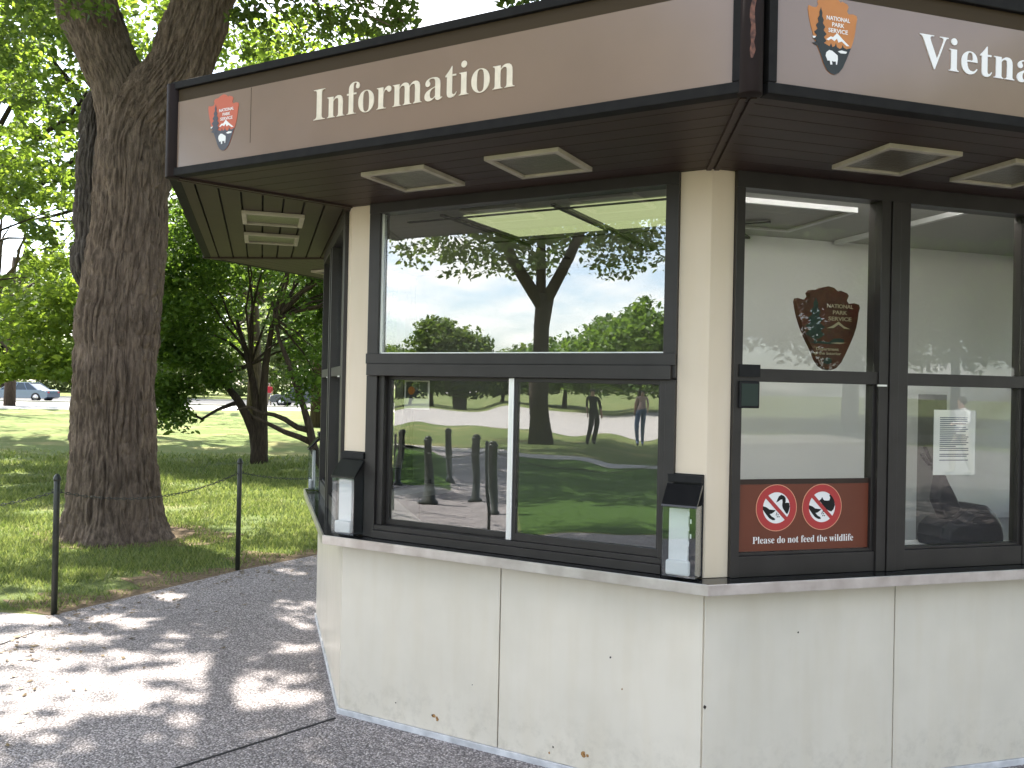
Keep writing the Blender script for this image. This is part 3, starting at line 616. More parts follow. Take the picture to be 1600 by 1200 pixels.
rbox(TD, [(1.13, .90), (1.118, .95), (1.13, 1.0), (1.17, 1.03), (1.22, 1.04), (1.28, 1.085), (1.33, 1.105), (1.40, 1.10), (1.455, 1.06), (1.49, 1.01), (1.50, .96), (1.498, .90)], 1.12, 1.5, -.42, -.20, .85).build('body', 'black', d, bevel=.01)
rbox(TD, [(1.195, 1.03), (1.140, 1.13), (1.150, 1.20), (1.160, 1.262), (1.182, 1.262), (1.205, 1.22), (1.245, 1.16), (1.30, 1.065)], 1.15, 1.28, -.34, -.27, .9).build('arm', 'black', d, bevel=.005)
mb = MB(); mb.tube([TD(1.175, -.305, 1.24), TD(1.130, -.305, 1.30), TD(1.085, -.305, 1.385)], .009, 8); mb.tube([TD(1.130, -.30, 1.30), TD(1.105, -.30, 1.30), TD(1.062, -.30, 1.35)], .010, 8); mb.tube([TD(1.14, -.30, 1.275), TD(1.120, -.30, 1.325)], .015, 8)
mb.build('prongs', 'black', d)
mb = MB(); mb.tube([TD(1.49, -.31, .955), TD(1.555, -.31, .955), TD(1.505, -.31, 1.025), TD(1.49, -.31, 1.0)], .005, 8); mb.build('wire_bail', 'black', d)
# picture card inside the left sliding pane
c = empty('picture_card', T1(.34, -.12, 1.6), 'small picture card with an orange dot inside the left sliding window', 'card')
MB().box(T1, .270, .425, -.125, -.122, 1.585, 1.735).build('card', 'paper', c)
MB().box(T1, .280, .415, -.1219, -.1210, 1.640, 1.725).build('picture', 'emfade', c)
mb = MB(); mb.prism([(.315+.022*math.cos(i*.628), 1.680+.022*math.sin(i*.628)) for i in range(10)], T1, -.1209, -.1204); mb.build('orange_dot', 'orange', c)

# ------------------------------------------------------------------ ground
def sheet(name, pts, z, m, th=.02, kind='structure'):
    mb = MB(); mb.prism(pts, lambda a, o, b: Vector((a, b, o)), z-th, z); o = mb.build(name, m); return tag(o, kind=kind)
mb = MB(); mb.box(I3, -600, 600, -600, 600, -.5, 0); tag(mb.build('lawn_ground', 'lawn'), kind='structure')
edge = [(-60, 13.0), (-3.667, 6.179), (-3.267, 6.124), (-2.856, 6.891), (-2.446, 7.703), (-1.906, 8.499), (-.9, 10.0), (1.2, 12.4), (5, 14.5), (18, 16)]
sheet('pavement', edge+[(24, 10), (26, -12), (20, -16), (6, -10), (-2.6, -8), (-3.4, -3.2), (-4.25, -.2), (-5.1, .5), (-14, -5.0), (-25, -1.0), (-60, 3)], .006, 'pave')
sheet('footpath', [(-60, 23.4), (-6, -11.5), (-5.2, -10.2), (-60, 25.2)][::1] if False else [(-24, -.4), (-15.4, -5.6), (-8, -10.4), (-2.5, -8.8), (-3.4, -7.6), (-8.2, -9.2), (-14.4, -5.0), (-23, 1.0)], .010, 'concrete')
sheet('plaza', [(-58, 8), (-10, -23), (-22, -44), (-75, -12)], .010, 'concrete')
sheet('side_path', [(18, -14.5), (60, -6), (62, -9), (20, -19.5)], .010, 'concrete')
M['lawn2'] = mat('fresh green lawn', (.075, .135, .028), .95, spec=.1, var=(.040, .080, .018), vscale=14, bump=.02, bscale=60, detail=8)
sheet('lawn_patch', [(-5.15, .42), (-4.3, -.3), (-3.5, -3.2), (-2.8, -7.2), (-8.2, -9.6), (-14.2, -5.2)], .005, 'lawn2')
sheet('lawn_island', [(-9.5, -.9), (-13, -2.9), (-17.5, -4.2), (-19.5, -.2), (-12, 1.2)], .010, 'lawn2')
# joints in the pavement
def strip(name, a, b, w, z, m):
    a = Vector((*a, 0)); b = Vector((*b, 0)); d_ = (b-a).normalized(); n_ = Vector((-d_.y, d_.x, 0))
    mb = MB(); mb.box(lambda u, o, zz: a+d_*u+n_*o+Vector((0, 0, zz)), 0, (b-a).length, -w/2, w/2, z-.003, z); return mb.build(name, m)
tag(strip('pavement_joint', (-.863, 4.345), (-3.2, 1.90), .014, .0095, 'joint'), kind='structure')
tag(strip('pavement_joint', (-3.16, 5.70), (-3.30, 5.0), .012, .0095, 'joint'), kind='structure')
tag(strip('pavement_joint', (-3.30, 5.0), (-12, 5.6), .012, .0095, 'joint'), kind='structure')
# worn earth verge along the edge
rn = random.Random(2); inner = []; outer = []
E = [Vector((x, y)) for x, y in edge[2:8]]
pp = []
for i in range(len(E)-1):
    for t in range(10): pp.append(E[i].lerp(E[i+1], t/10))
for i, p in enumerate(pp):
    q = pp[min(i+1, len(pp)-1)]; r_ = pp[max(i-1, 0)]; d_ = (q-r_).normalized(); n_ = Vector((-d_.y, d_.x))
    w = .42+.22*math.sin(i*.55)+.15*math.sin(i*1.7)+rn.uniform(-.05, .05)
    outer.append(p+n_*max(w, .08)); inner.append(p)
mb = MB(); n = len(pp); mb.add([(p.x, p.y, .004) for p in inner]+[(p.x, p.y, .004) for p in outer], [(i, i+1, n+i+1, n+i) for i in range(n-1)]); tag(mb.build('bare_verge', 'soil'), kind='structure')
mb = MB(); mb.prism([(-4.1+1.05*math.cos(a*.3)*(1+.15*math.sin(a*2)), 9.35+.75*math.sin(a*.3)*(1+.12*math.cos(a*1.3))) for a in range(21)], lambda a, o, b: Vector((a, b, o)), -.02, .0055); tag(mb.build('bare_soil_patch', 'soil'), kind='structure')
# far street
sheet('sidewalk', [(-90, 42), (-40, 45.5), (-27.5, 47), (-12.5, 54.5), (30, 58), (30, 62), (-90, 61)], .02, 'concrete')
sheet('road', [(-150, 62.4), (120, 62.4), (120, 80), (-150, 80)], .012, 'asphalt')
mb = MB(); mb.box(I3, -150, 120, 61.9, 62.3, 0, .12); tag(mb.build('kerb', 'concrete'), kind='structure')
mb = MB(); mb.box(I3, -150, 120, 80.1, 80.5, 0, .12); tag(mb.build('kerb', 'concrete'), kind='structure')

# grass blades near the path
def grass():
    n = 170000; u = RNG.random(n); y = 5.9+14.5*u**1.25; lo = -.66*y; hi = -.18*y; x = lo+(hi-lo)*RNG.random(n)
    ex = np.array([p[0] for p in edge[1:8]]); ey = np.array([p[1] for p in edge[1:8]])
    xe = np.interp(y, ey[[1, 2, 3, 4, 5, 6]], ex[[1, 2, 3, 4, 5, 6]])
    keep = (x < xe-.06) & ((y > 6.25-.13*(x+3.6)) | (x > -3.3))
    d_ = xe-x; thin = np.clip(d_/.7, .10, 1); 
    pn = np.array([mnoise.noise(Vector((a*1.1, b*1.1, 0))) for a, b in zip(x, y)]); thin = thin*np.clip(.75+pn*1.4, .06, 1)
    near = np.hypot(x+4.1, y-9.35) < .62; keep &= ~near & (RNG.random(n) < thin) & (RNG.random(n) < np.clip((20.5-y)/6.5, 0, 1))
    x, y = x[keep], y[keep]; n = len(x); hgt = (.018+.040*RNG.random(n))*(1+(y-6)*.05); a = RNG.random(n)*6.283; wd = .0035*(1+(y-6)*.22)
    lean = .6*hgt; b = RNG.random(n)*6.283
    V = np.empty((n, 3, 3)); V[:, 0] = np.c_[x-wd*np.cos(a), y-wd*np.sin(a), np.zeros(n)]; V[:, 1] = np.c_[x+wd*np.cos(a), y+wd*np.sin(a), np.zeros(n)]; V[:, 2] = np.c_[x+lean*np.cos(b), y+lean*np.sin(b), hgt]
    return np_mesh('grass', V.reshape(-1, 3), np.arange(3*n).reshape(-1, 3), 'grass')
M['grass'] = leaf_mat('grass blades', (.058, .098, .022), (.185, .215, .075), .38)
tag(grass(), 'short patchy green and straw coloured grass beside the path', 'grass', kind='stuff')

# ------------------------------------------------------------------ trees
def vnoise(P, s, seed=0):
    """value noise on Nx3 points"""
    Q = P*s+seed*17.3; i = np.floor(Q).astype(np.int64); f = Q-i; f = f*f*(3-2*f)
    def h(a, b, c):
        k = (a*73856093) ^ (b*19349663) ^ (c*83492791); k = (k ^ (k >> 13))*1274126177 & 0x7fffffff; return (k % 10007)/10007.
    r = 0
    for dx in (0, 1):
        for dy in (0, 1):
            for dz in (0, 1):
                w = (f[:, 0] if dx else 1-f[:, 0])*(f[:, 1] if dy else 1-f[:, 1])*(f[:, 2] if dz else 1-f[:, 2]); r = r+w*h(i[:, 0]+dx, i[:, 1]+dy, i[:, 2]+dz)
    return r
def bark_tube(path, rads, seg, rings, amp, seed, flare=None, name='trunk', parent=None, m='bark', lump=.03):
    path = np.array(path, float); t = np.linspace(0, 1, len(path)); tt = np.linspace(0, 1, rings)
    # smooth interpolation
    def sm(v):
        vv = np.interp(tt, t, v); kern = np.ones(max(3, rings//18)); kern /= kern.sum(); p = len(kern); e = np.r_[2*vv[0]-vv[p:0:-1], vv, 2*vv[-1]-vv[-2:-p-2:-1]]
        return np.convolve(e, kern, 'same')[p:p+rings]
    Pth = np.c_[sm(path[:, 0]), sm(path[:, 1]), sm(path[:, 2])]; r = sm(np.array(rads))
    d = np.gradient(Pth, axis=0); d /= np.linalg.norm(d, axis=1)[:, None]
    x = np.array([1., 0, 0]); X = []
    for i in range(rings): x = x-d[i]*x.dot(d[i]); x /= np.linalg.norm(x); X.append(x)
    X = np.array(X); Y = np.cross(d, X); th = np.linspace(0, 2*np.pi, seg, endpoint=False)
    arc = np.r_[0, np.cumsum(np.linalg.norm(np.diff(Pth, axis=0), axis=1))]
    TH, AR = np.meshgrid(th, arc); Rm = r[:, None]*np.ones_like(TH)
    if flare is not None: Rm = Rm*(1+flare(TH, AR))
    rm = r.mean()
    cyl = np.c_[(np.cos(TH)*rm).ravel(), (np.sin(TH)*rm).ravel(), AR.ravel()]
    cw = cyl*np.array([1, 1, .35]); wob = (vnoise(cw, 9, seed)-.5)*.055; wob2 = (vnoise(cw, 9, seed+7)-.5)*.055
    n4 = vnoise(cyl*np.array([26, 26, 7.]), 1, seed+9); c2 = cyl.copy(); c2[:, 0] += wob; c2[:, 1] += wob2; c2[:, 2] *= .085
    n1 = vnoise(c2, 21, seed+1); n2 = vnoise(c2*np.array([1, 1, 1.8]), 43, seed+2); n3 = vnoise(cyl, 90, seed+4)
    ridge = 1-np.abs(n1*2-1)*1.9; ridge2 = 1-np.abs(n2*2-1)*1.6
    lumps = vnoise(cyl, 2.6, seed+3)-.5
    disp = (amp*(-np.clip(ridge, 0, 1)*.85-.35*np.clip(ridge2, 0, 1)+.25*n3-.45*np.clip(1-np.abs(n4*2-1)*2.2, 0, 1))+lump*lumps).reshape(TH.shape)
    Rm = Rm+disp
    V = Pth[:, None, :]+Rm[:, :, None]*(np.cos(TH)[:, :, None]*X[:, None, :]+np.sin(TH)[:, :, None]*Y[:, None, :])
    i, k = np.meshgrid(np.arange(rings-1), np.arange(seg), indexing='ij'); k2 = (k+1) % seg
    F = np.stack([i*seg+k, i*seg+k2, (i+1)*seg+k2, (i+1)*seg+k], -1).reshape(-1, 4)
    return np_mesh(name, V.reshape(-1, 3), F, m, parent, smooth=True)

# gaps in the canopies through which the sun reaches the path: ellipses on the ground (seen px) -> world
GAPS = [(10, 966, 75, 11), (60, 1062, 150, 9), (200, 1060, 50, 10), (70, 1000, 85, 11), (95, 1031, 150, 15), (150, 1088, 118, 22), (30, 1060, 60, 12), (35, 1138, 58, 14), (318, 1052, 40, 15), (270, 1053, 34, 10), (425, 1062, 44, 10), (395, 1094, 62, 18), (472, 1090, 28, 10), (292, 1130, 38, 12), (300, 1168, 32, 8), (350, 1075, 60, 5),
        (386, 1151, 15, 6), (270, 933, 22, 5), (342, 932, 32, 5), (360, 912, 26, 4), (455, 896, 18, 3), (190, 970, 50, 5), (215, 979, 25, 4), (466, 984, 20, 5), (470, 1013, 32, 8), (274, 996, 20, 4), (317, 1026, 13, 4), (131, 1173, 16, 4), (416, 945, 22, 3), (420, 970, 18, 4), (236, 1155, 20, 4),
        (30, 780, 60, 10), (60, 800, 40, 6), (20, 870, 55, 8), (330, 782, 60, 3), (450, 790, 30, 3), (300, 850, 22, 3), (60, 915, 40, 5), (330, 880, 25, 4), (420, 862, 40, 3), (420, 760, 40, 3), (30, 935, 40, 5), (20, 745, 40, 6), (460, 820, 22, 3), (120, 895, 25, 4), (10, 660, 200, 22), (300, 668, 260, 28), (480, 670, 120, 30)]
def sun_gap(P, grow=1.0):
    k = P[:, 2]/SUNV.z; Gx = P[:, 0]-SUNV.x*k; Gy = P[:, 1]-SUNV.y*k
    px, py = project(np.c_[Gx, Gy, np.zeros(len(Gx))]); hit = np.zeros(len(P), bool)
    q = np.c_[np.nan_to_num(px, nan=9e3)/26, np.nan_to_num(py, nan=9e3)/9, np.zeros(len(P))]; q = np.clip(q, -1e4, 1e4)
    wob = 1+.9*(vnoise(q, 1, 3)-.5)+.6*(vnoise(q, 2.3, 5)-.5); stay = vnoise(P, 1.9, 8) > .83
    for (cx, cy, rx, ry) in GAPS:
        g = grow*wob
        with np.errstate(invalid='ignore'): hit |= ((px-cx)/(rx*g+4))**2+((py-cy)/(ry*g+1.5))**2 < 1
    return hit & ~stay
def leaves(centers, spread, per, size, seed, flat=.55, cull=None, droop=.2):
    rg = np.random.default_rng(seed); n = len(centers)*per
    c = np.repeat(centers, per, axis=0); g = rg.normal(size=(n, 3)); g /= np.maximum(np.linalg.norm(g, axis=1), 1e-6)[:, None]; g *= (rg.random(n)**.45)[:, None]
    g[:, 2] *= flat; P = c+g*spread*(.65+.7*np.repeat(rg.random(len(centers)), per))[:, None]; P[:, 2] -= droop*(g[:, 0]**2+g[:, 1]**2)*spread
    if cull is not None: P = P[~cull(P)]
    n = len(P); s = size*(.6+.7*rg.random(n)); a = rg.random(n)*2*np.pi; tilt = rg.normal(size=n)*.55; roll = rg.normal(size=n)*.6
    u = np.c_[np.cos(a)*np.cos(tilt), np.sin(a)*np.cos(tilt), np.sin(tilt)-.25]; u /= np.linalg.norm(u, axis=1)[:, None]
    w0 = np.c_[-np.sin(a), np.cos(a), np.zeros(n)]; nn = np.cross(u, w0); w = w0*np.cos(roll)[:, None]+nn*np.sin(roll)[:, None]; nn = np.cross(u, w)
    s = s[:, None]; V = np.empty((n, 6, 3))
    V[:, 0] = P-u*s*.5; V[:, 1] = P-u*s*.12-w*s*.27+nn*s*.07; V[:, 2] = P+u*s*.22-w*s*.22+nn*s*.06; V[:, 3] = P+u*s*.55-nn*s*.06; V[:, 4] = P+u*s*.22+w*s*.22+nn*s*.06; V[:, 5] = P-u*s*.12+w*s*.27+nn*s*.07
    return V.reshape(-1, 3), np.arange(6*n).reshape(-1, 6)
def crown_pts(c, r, n, seed, hollow=.35, lo=None):
    rg = np.random.default_rng(seed); P = []
    while len(P) < n:
        q = rg.uniform(-1, 1, 3); l = np.linalg.norm(q)
        if l > 1 or l < hollow: continue
        p = np.array(c)+q*np.array(r)
        if lo is not None and p[2] < lo: continue
        if mnoise.noise(Vector(p)*.42+Vector((seed, 0, 0))) < -.16: continue
        P.append(p)
    return np.array(P)
def limbs(mb, start, targets, r0, seed, seg=7):
    rn = random.Random(seed)
    for t in targets:
        s = Vector(start(t) if callable(start) else start); t = Vector(t); L = (t-s).length; pts = [s]; n = 7
        up = Vector((rn.uniform(-.2, .2), rn.uniform(-.2, .2), rn.uniform(.05, .3)))*L*.5
        for i in range(1, n+1):
            f = i/n; p = s.lerp(t, f)+up*math.sin(f*math.pi)*.6+Vector((rn.uniform(-1, 1), rn.uniform(-1, 1), rn.uniform(-1, 1)))*L*.025; pts.append(p)
        mb.tube(pts, [max(.008, r0*(1-.88*i/n)) for i in range(n+1)], seg, caps=False)

KA = np.array([KC.x, KC.y])
def near_kiosk(P): return (np.hypot(P[:, 0]-KA[0], P[:, 1]-KA[1]) < RR+.25) & (P[:, 2] < 3.5)

# --- the big elm ---
elm = empty('large_tree', (-4.09, 9.3, 0), 'large forked tree with thick furrowed brown trunk left of the kiosk', 'tree')
D = 9.25
def U(px, py, dd=0): return tuple(unproj(px, py, D+dd))
sc = D/FPX
base = unproj(180, 850, D); base.z = 0
path = [(base.x, base.y, -.15), U(178, 800), U(177, 700), U(179, 600), U(184, 510), U(191, 430), U(203, 350), U(207, 270), U(217, 200), U(246, 158), U(282, 112), U(300, 62), U(319, 0), U(330, -110), U(350, -260), U(360, -430)]

rads = [76*sc, 70*sc, 63*sc, 62*sc, 62*sc, 60*sc, 58*sc, 60*sc, 56*sc, 54*sc, 48*sc, 47*sc, 49*sc, 45*sc, 38*sc, 28*sc]
def flare(TH, AR):
    k = np.clip(1-(AR-.1)/.75, 0, 1)**2
    lob = .5+.5*np.cos(TH*5+.7)+.25*np.cos(TH*3-1.0)
    return k*(.06+.24*lob)
bark_tube(path, rads, 460, 900, .038, 1, flare, 'trunk', elm, lump=.055)
bark_tube([U(200, 260), U(199, 190), U(184, 130), U(162, 80), U(137, 10), U(106, -80), U(98, -200), U(112, -330)], [44*sc, 44*sc, 43*sc, 44*sc, 48*sc, 42*sc, 30*sc, 20*sc], 300, 460, .026, 9, None, 'limb', elm, lump=.03)
bark_tube([U(176, 20), U(178, 50, .05), U(172, 95, .1), U(165, 130, .1)], [16*sc, 22*sc, 24*sc, 22*sc], 90, 120, .015, 12, None, 'limb_stub', elm, 'bark_dark', lump=.03)
bark_tube([U(160, 150, .1), U(150, 180, .05), U(143, 250), U(139, 340), U(140, 410), U(150, 470, .05), U(165, 560, .12)], [14*sc, 21*sc, 27*sc, 29*sc, 27*sc, 23*sc, 16*sc], 200, 380, .040, 21, None, 'scarred_burl', elm, 'bark_dark', lump=.13)
# branches and crown of the elm
mb = MB(); ec = (-2.9, 8.0, 11.2); er = (8.6, 8.0, 5.2)
cl = crown_pts(ec, er, 1050, 31, .15, 6.6)
low = []                                                     # sprays hanging into the picture
for (px, py, dd, sp) in [(400, 20, 0, 30), (440, 60, 1, 30), (480, 20, 2, 25), (520, 30, 0, 22), (560, 12, 1, 20), (600, 18, .5, 18), (635, 25, .5, 14), (575, 40, 1, 14), (625, 45, .3, 8), (500, 55, 3, 15), (380, 70, 2, 15), (150, 8, -1, 18), (60, 20, -1, 40), (20, 70, 0, 40), (800, -8, -2, 14), (835, -10, -2, 12), (70, -30, 0, 30), (260, 30, 2, 15), (610, -10, 0, 30), (30, 140, 1, 30)]:
    rg_ = random.Random(px*7+py)
    for _ in range(5 if sp > 20 else 3): low.append(U(px+rg_.uniform(-1, 1)*sp, py+rg_.uniform(-1, 1)*sp*.6, dd+rg_.uniform(-.6, .6)))
low = np.array(low)
def in_view_cull(P):
    px, py = project(P); inf = (px > -20) & (px < 1620) & (py > -30) & (py < 1220)
    return inf
def gaps_cull(P): return near_kiosk(P) | sun_gap(P, 1.12)
def elm_cull(P): return gaps_cull(P) | in_view_cull(P)
V1, F1 = leaves(cl, .85, 95, .155, 5, cull=elm_cull)
def low_cull(P):
    px, py = project(P); bad = near_kiosk(P) | sun_gap(P, 1.2) | ((px > 655) & (px < 775) & (py < 90)) | ((px > 110) & (px < 375) & (py > 45))
    return bad
V2, F2 = leaves(low, .26, 40, .085, 6, cull=low_cull, flat=.7)
np_mesh('crown', np.r_[V1, V2], np.r_[F1, F2+len(V1)], 'leaf_elm', elm)
rg_ = random.Random(4); tg = [tuple(cl[rg_.randrange(len(cl))]) for _ in range(130)]
def clear_path(t):
    s_ = np.array(U(350, -260) if t[0] > -4.5 else U(100, -200)); f = np.linspace(.05, 1, 14)[:, None]; return not sun_gap(s_+(np.array(t)-s_)*f, 1.3).any()
tg = [t for t in tg if not elm_cull(np.array([t]))[0] and clear_path(t)]
limbs(mb, lambda t: U(350, -260) if t[0] > -4.5 else U(100, -200), tg, .085, 8)
limbs(mb, U(330, -90), [tuple(p) for p in low[::4] if project(np.array([p]))[0][0] > 300], .03, 3, 6)
# remove limbs crossing the clear sky corner is not needed: they start above the frame
mb.build('branches', 'bark', elm)

def tree(name, label, group, base, trunkpaths, crowns, leafmat, per, spread, size, seed, cull=None, barkm='bark_thin', nl=14, cat='tree', flat=.5, start=None, hollow=.3, lo=None, extra=None, droop=.2, limb_r=.05):
    r = empty(name, base, label, cat, group); mb = MB()
    for pth, rd in trunkpaths: mb.tube(pth, rd, 12, caps=True)
    mb.build('trunk', barkm, r); P = []
    for i, (c, rr, n) in enumerate(crowns): P.append(crown_pts(c, rr, n, seed+i, hollow, lo))
    if extra is not None: P.append(np.array(extra))
    P = np.concatenate(P); V, F = leaves(P, spread, per, size, seed, cull=cull, flat=flat, droop=droop); np_mesh('crown', V, F, leafmat, r)
    if nl:
        mb = MB(); rg2 = random.Random(seed); s = start or trunkpaths[0][0][-1]
        limbs(mb, s, [tuple(P[rg2.randrange(len(P))]) for _ in range(nl)], limb_r, seed); mb.build('branches', barkm, r)
    return r
def bg_cull(P):
    """keep the places where the photograph shows sky or the street free"""
    px, py = project(P)
    with np.errstate(invalid='ignore'):
        a = (px > 640) & (px < 900) & (py < 100)
        b = ((px-12)/26)**2+((py-385)/48)**2 < 1; c = (px < 130) & (py > 632); d_ = ((px-8)/16)**2+((py-180)/18)**2 < 1
        e = ((px-60)/70)**2+((py-612)/22)**2 < 1
    return near_kiosk(P) | a | b | c | d_ | e
def far_cull(P): return bg_cull(P) | (sun_gap(P, 1.0) & (RNG.random(len(P)) < .97))
# --- the small dark multi-stem tree (base at px 405,722) and its neighbour whose foot hides behind the kiosk ---
Dd = 18.2
def Q(px, py, dd=0): return tuple(unproj(px, py, Dd+dd))
b0 = Q(405, 724); b0 = (b0[0], b0[1], 0)
paths = [([b0, Q(404, 700), Q(398, 675), Q(386, 650), Q(372, 625), Q(350, 598, .3), Q(320, 575, .5), Q(290, 560, .5)], [.20, .17, .13, .10, .085, .07, .05, .03]),
         ([b0, Q(406, 700), Q(405, 670), Q(401, 640), Q(396, 600), Q(385, 550), Q(370, 500)], [.18, .16, .12, .09, .08, .06, .035]),
         ([b0, Q(408, 700), Q(410, 660), Q(411, 620), Q(415, 570), Q(425, 510), Q(440, 450)], [.17, .15, .11, .09, .075, .055, .03]),
         ([Q(372, 628), Q(340, 640, -.3), Q(315, 655, -.5), Q(290, 640, -.6), Q(262, 625, -.6)], [.05, .035, .03, .022, .012])]
c_ = Q(378, 470); c_ = (c_[0], c_[1]+.6, 3.9)
ex = [Q(262+random.uniform(-18, 22), 625+random.uniform(-35, 35), random.uniform(-1.2, -.2)) for _ in range(34)]+[Q(300+random.uniform(-50, 50), 560+random.uniform(-30, 40), random.uniform(-1, .3)) for _ in range(40)]+[Q(250+random.uniform(-5, 15), 500+random.uniform(-40, 60), 0) for _ in range(14)]
tree('small_tree', 'small dark green multi-stemmed tree on the lawn behind the chain fence', None, b0, paths, [((c_[0], c_[1], 4.2), (2.7, 2.6, 2.7), 430), ((c_[0]+.6, c_[1], 5.8), (2.6, 2.6, 2.2), 150)], 'leaf_dark', 62, .46, .125, 41, cull=bg_cull, nl=12, extra=ex, start=Q(392, 570), limb_r=.03, lo=2.35)
Dd = 16.6
b1 = Q(512, 742); b1 = (b1[0], b1[1], 0)
paths = [([b1, Q(503, 725), Q(490, 700), Q(484, 670), Q(474, 635), Q(462, 600), Q(450, 565), Q(436, 530), Q(425, 470)], [.11, .10, .085, .075, .062, .055, .05, .035, .02]),
         ([Q(484, 690), Q(468, 683), Q(445, 675), Q(425, 665), Q(410, 658), Q(395, 650)], [.065, .055, .05, .04, .035, .02]),
         ([Q(481, 672), Q(465, 668), Q(445, 655), Q(428, 648), Q(408, 645), Q(390, 636), Q(370, 640)], [.06, .055, .05, .042, .035, .03, .015])]
ex = [Q(480+random.uniform(-25, 30), 590+random.uniform(-50, 50), random.uniform(-.6, 1)) for _ in range(16)]
tree('small_tree', 'leaning thin-stemmed dark tree whose foot hides behind the kiosk corner', None, b1, paths, [((b1[0]+.2, b1[1]+.5, 4.3), (2.2, 2.1, 1.9), 230)], 'leaf_dark', 60, .42, .11, 52, cull=bg_cull, nl=16, extra=ex, start=Q(430, 500), limb_r=.035)
# --- light green tree reaching in from the left ---
ex = []
for (px, py, sx, sy, n) in [(90, 600, 40, 26, 30), (30, 575, 35, 18, 22), (100, 560, 25, 25, 16), (60, 520, 60, 25, 22), (100, 480, 25, 30, 18), (40, 470, 20, 10, 5), (95, 430, 30, 30, 18), (110, 620, 14, 12, 10), (40, 640, 30, 4, 8)]:
    for _ in range(n): ex.append(tuple(unproj(px+random.uniform(-sx, sx), py+random.uniform(-sy, sy), 14.5+random.uniform(-1.3, 1.3))))
Lb = (-11.8, 15.2, 0)
tree('leafy_tree', 'light yellow green tree with low drooping branches at the left edge', None, Lb, [([Lb, (-11.8, 15.2, 1.5), (-11.6, 15, 3), (-11.3, 15, 5), (-11.2, 15, 7)], [.24, .2, .18, .13, .08])], [((-11.6, 15.3, 5.8), (3.4, 3.4, 3.6), 240)], 'leaf_light', 60, .38, .125, 61, cull=lambda P: bg_cull(P) | ((project(P)[0] > 0) & (project(P)[1] > 626)), nl=18, extra=ex, start=(-11.4, 15, 3), flat=.4, limb_r=.05, droop=.3)
# --- larger trees further back on the lawn ---
def big(base, h, r, label, seed, lm, n=300, per=62, spread=.95, size=.24, lo=3.2, grp='trees further back on the lawn', tr=.34, cull=far_cull):
    b = (base[0], base[1], 0); pth = [b, (b[0]+.05, b[1], h*.2), (b[0]-.1, b[1], h*.4), (b[0]+.1, b[1], h*.7)]
    return tree('shade_tree', label, grp, b, [(pth, [tr, tr*.8, tr*.7, tr*.35])], [((b[0], b[1], h*.60), (r, r, h*.40), n)], lm, per, spread, size, seed, cull=cull, nl=16, start=(b[0], b[1], h*.40), lo=lo, limb_r=.12, hollow=.35)
big((-15.5, 24), 15, 5.4, 'tall mid green tree filling the sky left of the big trunk', 71, 'leaf_mid', 330, lo=3.8)
big((-12.3, 27.5), 17, 5.2, 'tall tree whose crown shows between the forks of the big trunk', 72, 'leaf_light', 300, lo=4.5)
big((-21, 29), 13, 5.0, 'bushy tree at the far left edge with sky gaps beside it', 73, 'leaf_light', 320, lo=3.0)
big((-7.7, 34), 17, 4.4, 'pale green tree crown rising behind the left end of the sign', 74, 'leaf_light', 210, lo=5)
big((-4.6, 30), 9.5, 4.2, 'dark rounded tree directly behind the far left kiosk corner', 75, 'leaf_dark', 240, lo=2.6)
big((-25, 41), 13, 5.2, 'wide tree with low crown on the far lawn at the left edge', 76, 'leaf_light', 330, lo=1.9)
big((-19.5, 46), 14, 5.4, 'wide tree with low crown on the far lawn left of the big trunk', 77, 'leaf_mid', 330, lo=2.0)
big((-11.5, 38), 13, 4.4, 'round tree on the far lawn behind the small dark tree', 78, 'leaf_light', 300, lo=2.6)
big((-30.6, 52), 13, 5.0, 'pale leafy tree beside the street above the silver car', 79, 'leaf_light', 250, lo=2.6)
big((3.5, 21), 12, 5.0, 'dark tree behind the kiosk seen through its back windows', 80, 'leaf_mid', 260, lo=1.0)
big((10.5, 19), 12, 5.0, 'second dark tree behind the kiosk seen through its right back windows', 81, 'leaf_mid', 240, lo=1.0)
# --- distant trees over the street ---
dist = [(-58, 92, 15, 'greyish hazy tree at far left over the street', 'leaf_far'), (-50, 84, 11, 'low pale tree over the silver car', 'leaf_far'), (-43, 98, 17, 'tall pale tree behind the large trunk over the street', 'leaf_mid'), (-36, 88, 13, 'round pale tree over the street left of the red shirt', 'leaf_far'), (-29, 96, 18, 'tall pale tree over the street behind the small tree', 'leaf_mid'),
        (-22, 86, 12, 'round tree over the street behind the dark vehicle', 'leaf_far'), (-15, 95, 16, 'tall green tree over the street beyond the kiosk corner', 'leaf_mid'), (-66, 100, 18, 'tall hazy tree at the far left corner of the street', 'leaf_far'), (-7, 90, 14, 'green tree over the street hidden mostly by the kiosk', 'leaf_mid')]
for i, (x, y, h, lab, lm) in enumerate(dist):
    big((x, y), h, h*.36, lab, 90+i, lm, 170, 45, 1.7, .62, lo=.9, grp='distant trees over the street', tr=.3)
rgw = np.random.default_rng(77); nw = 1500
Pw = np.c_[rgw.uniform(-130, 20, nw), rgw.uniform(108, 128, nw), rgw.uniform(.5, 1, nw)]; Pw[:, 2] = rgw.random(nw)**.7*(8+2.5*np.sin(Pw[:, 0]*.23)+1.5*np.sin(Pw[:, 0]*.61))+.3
V, F = leaves(Pw, 1.9, 40, .8, 78); tag(np_mesh('far_woods', V, F, 'leaf_far'), 'pale hazy wood closing the view beyond the street', 'woods', kind='stuff')
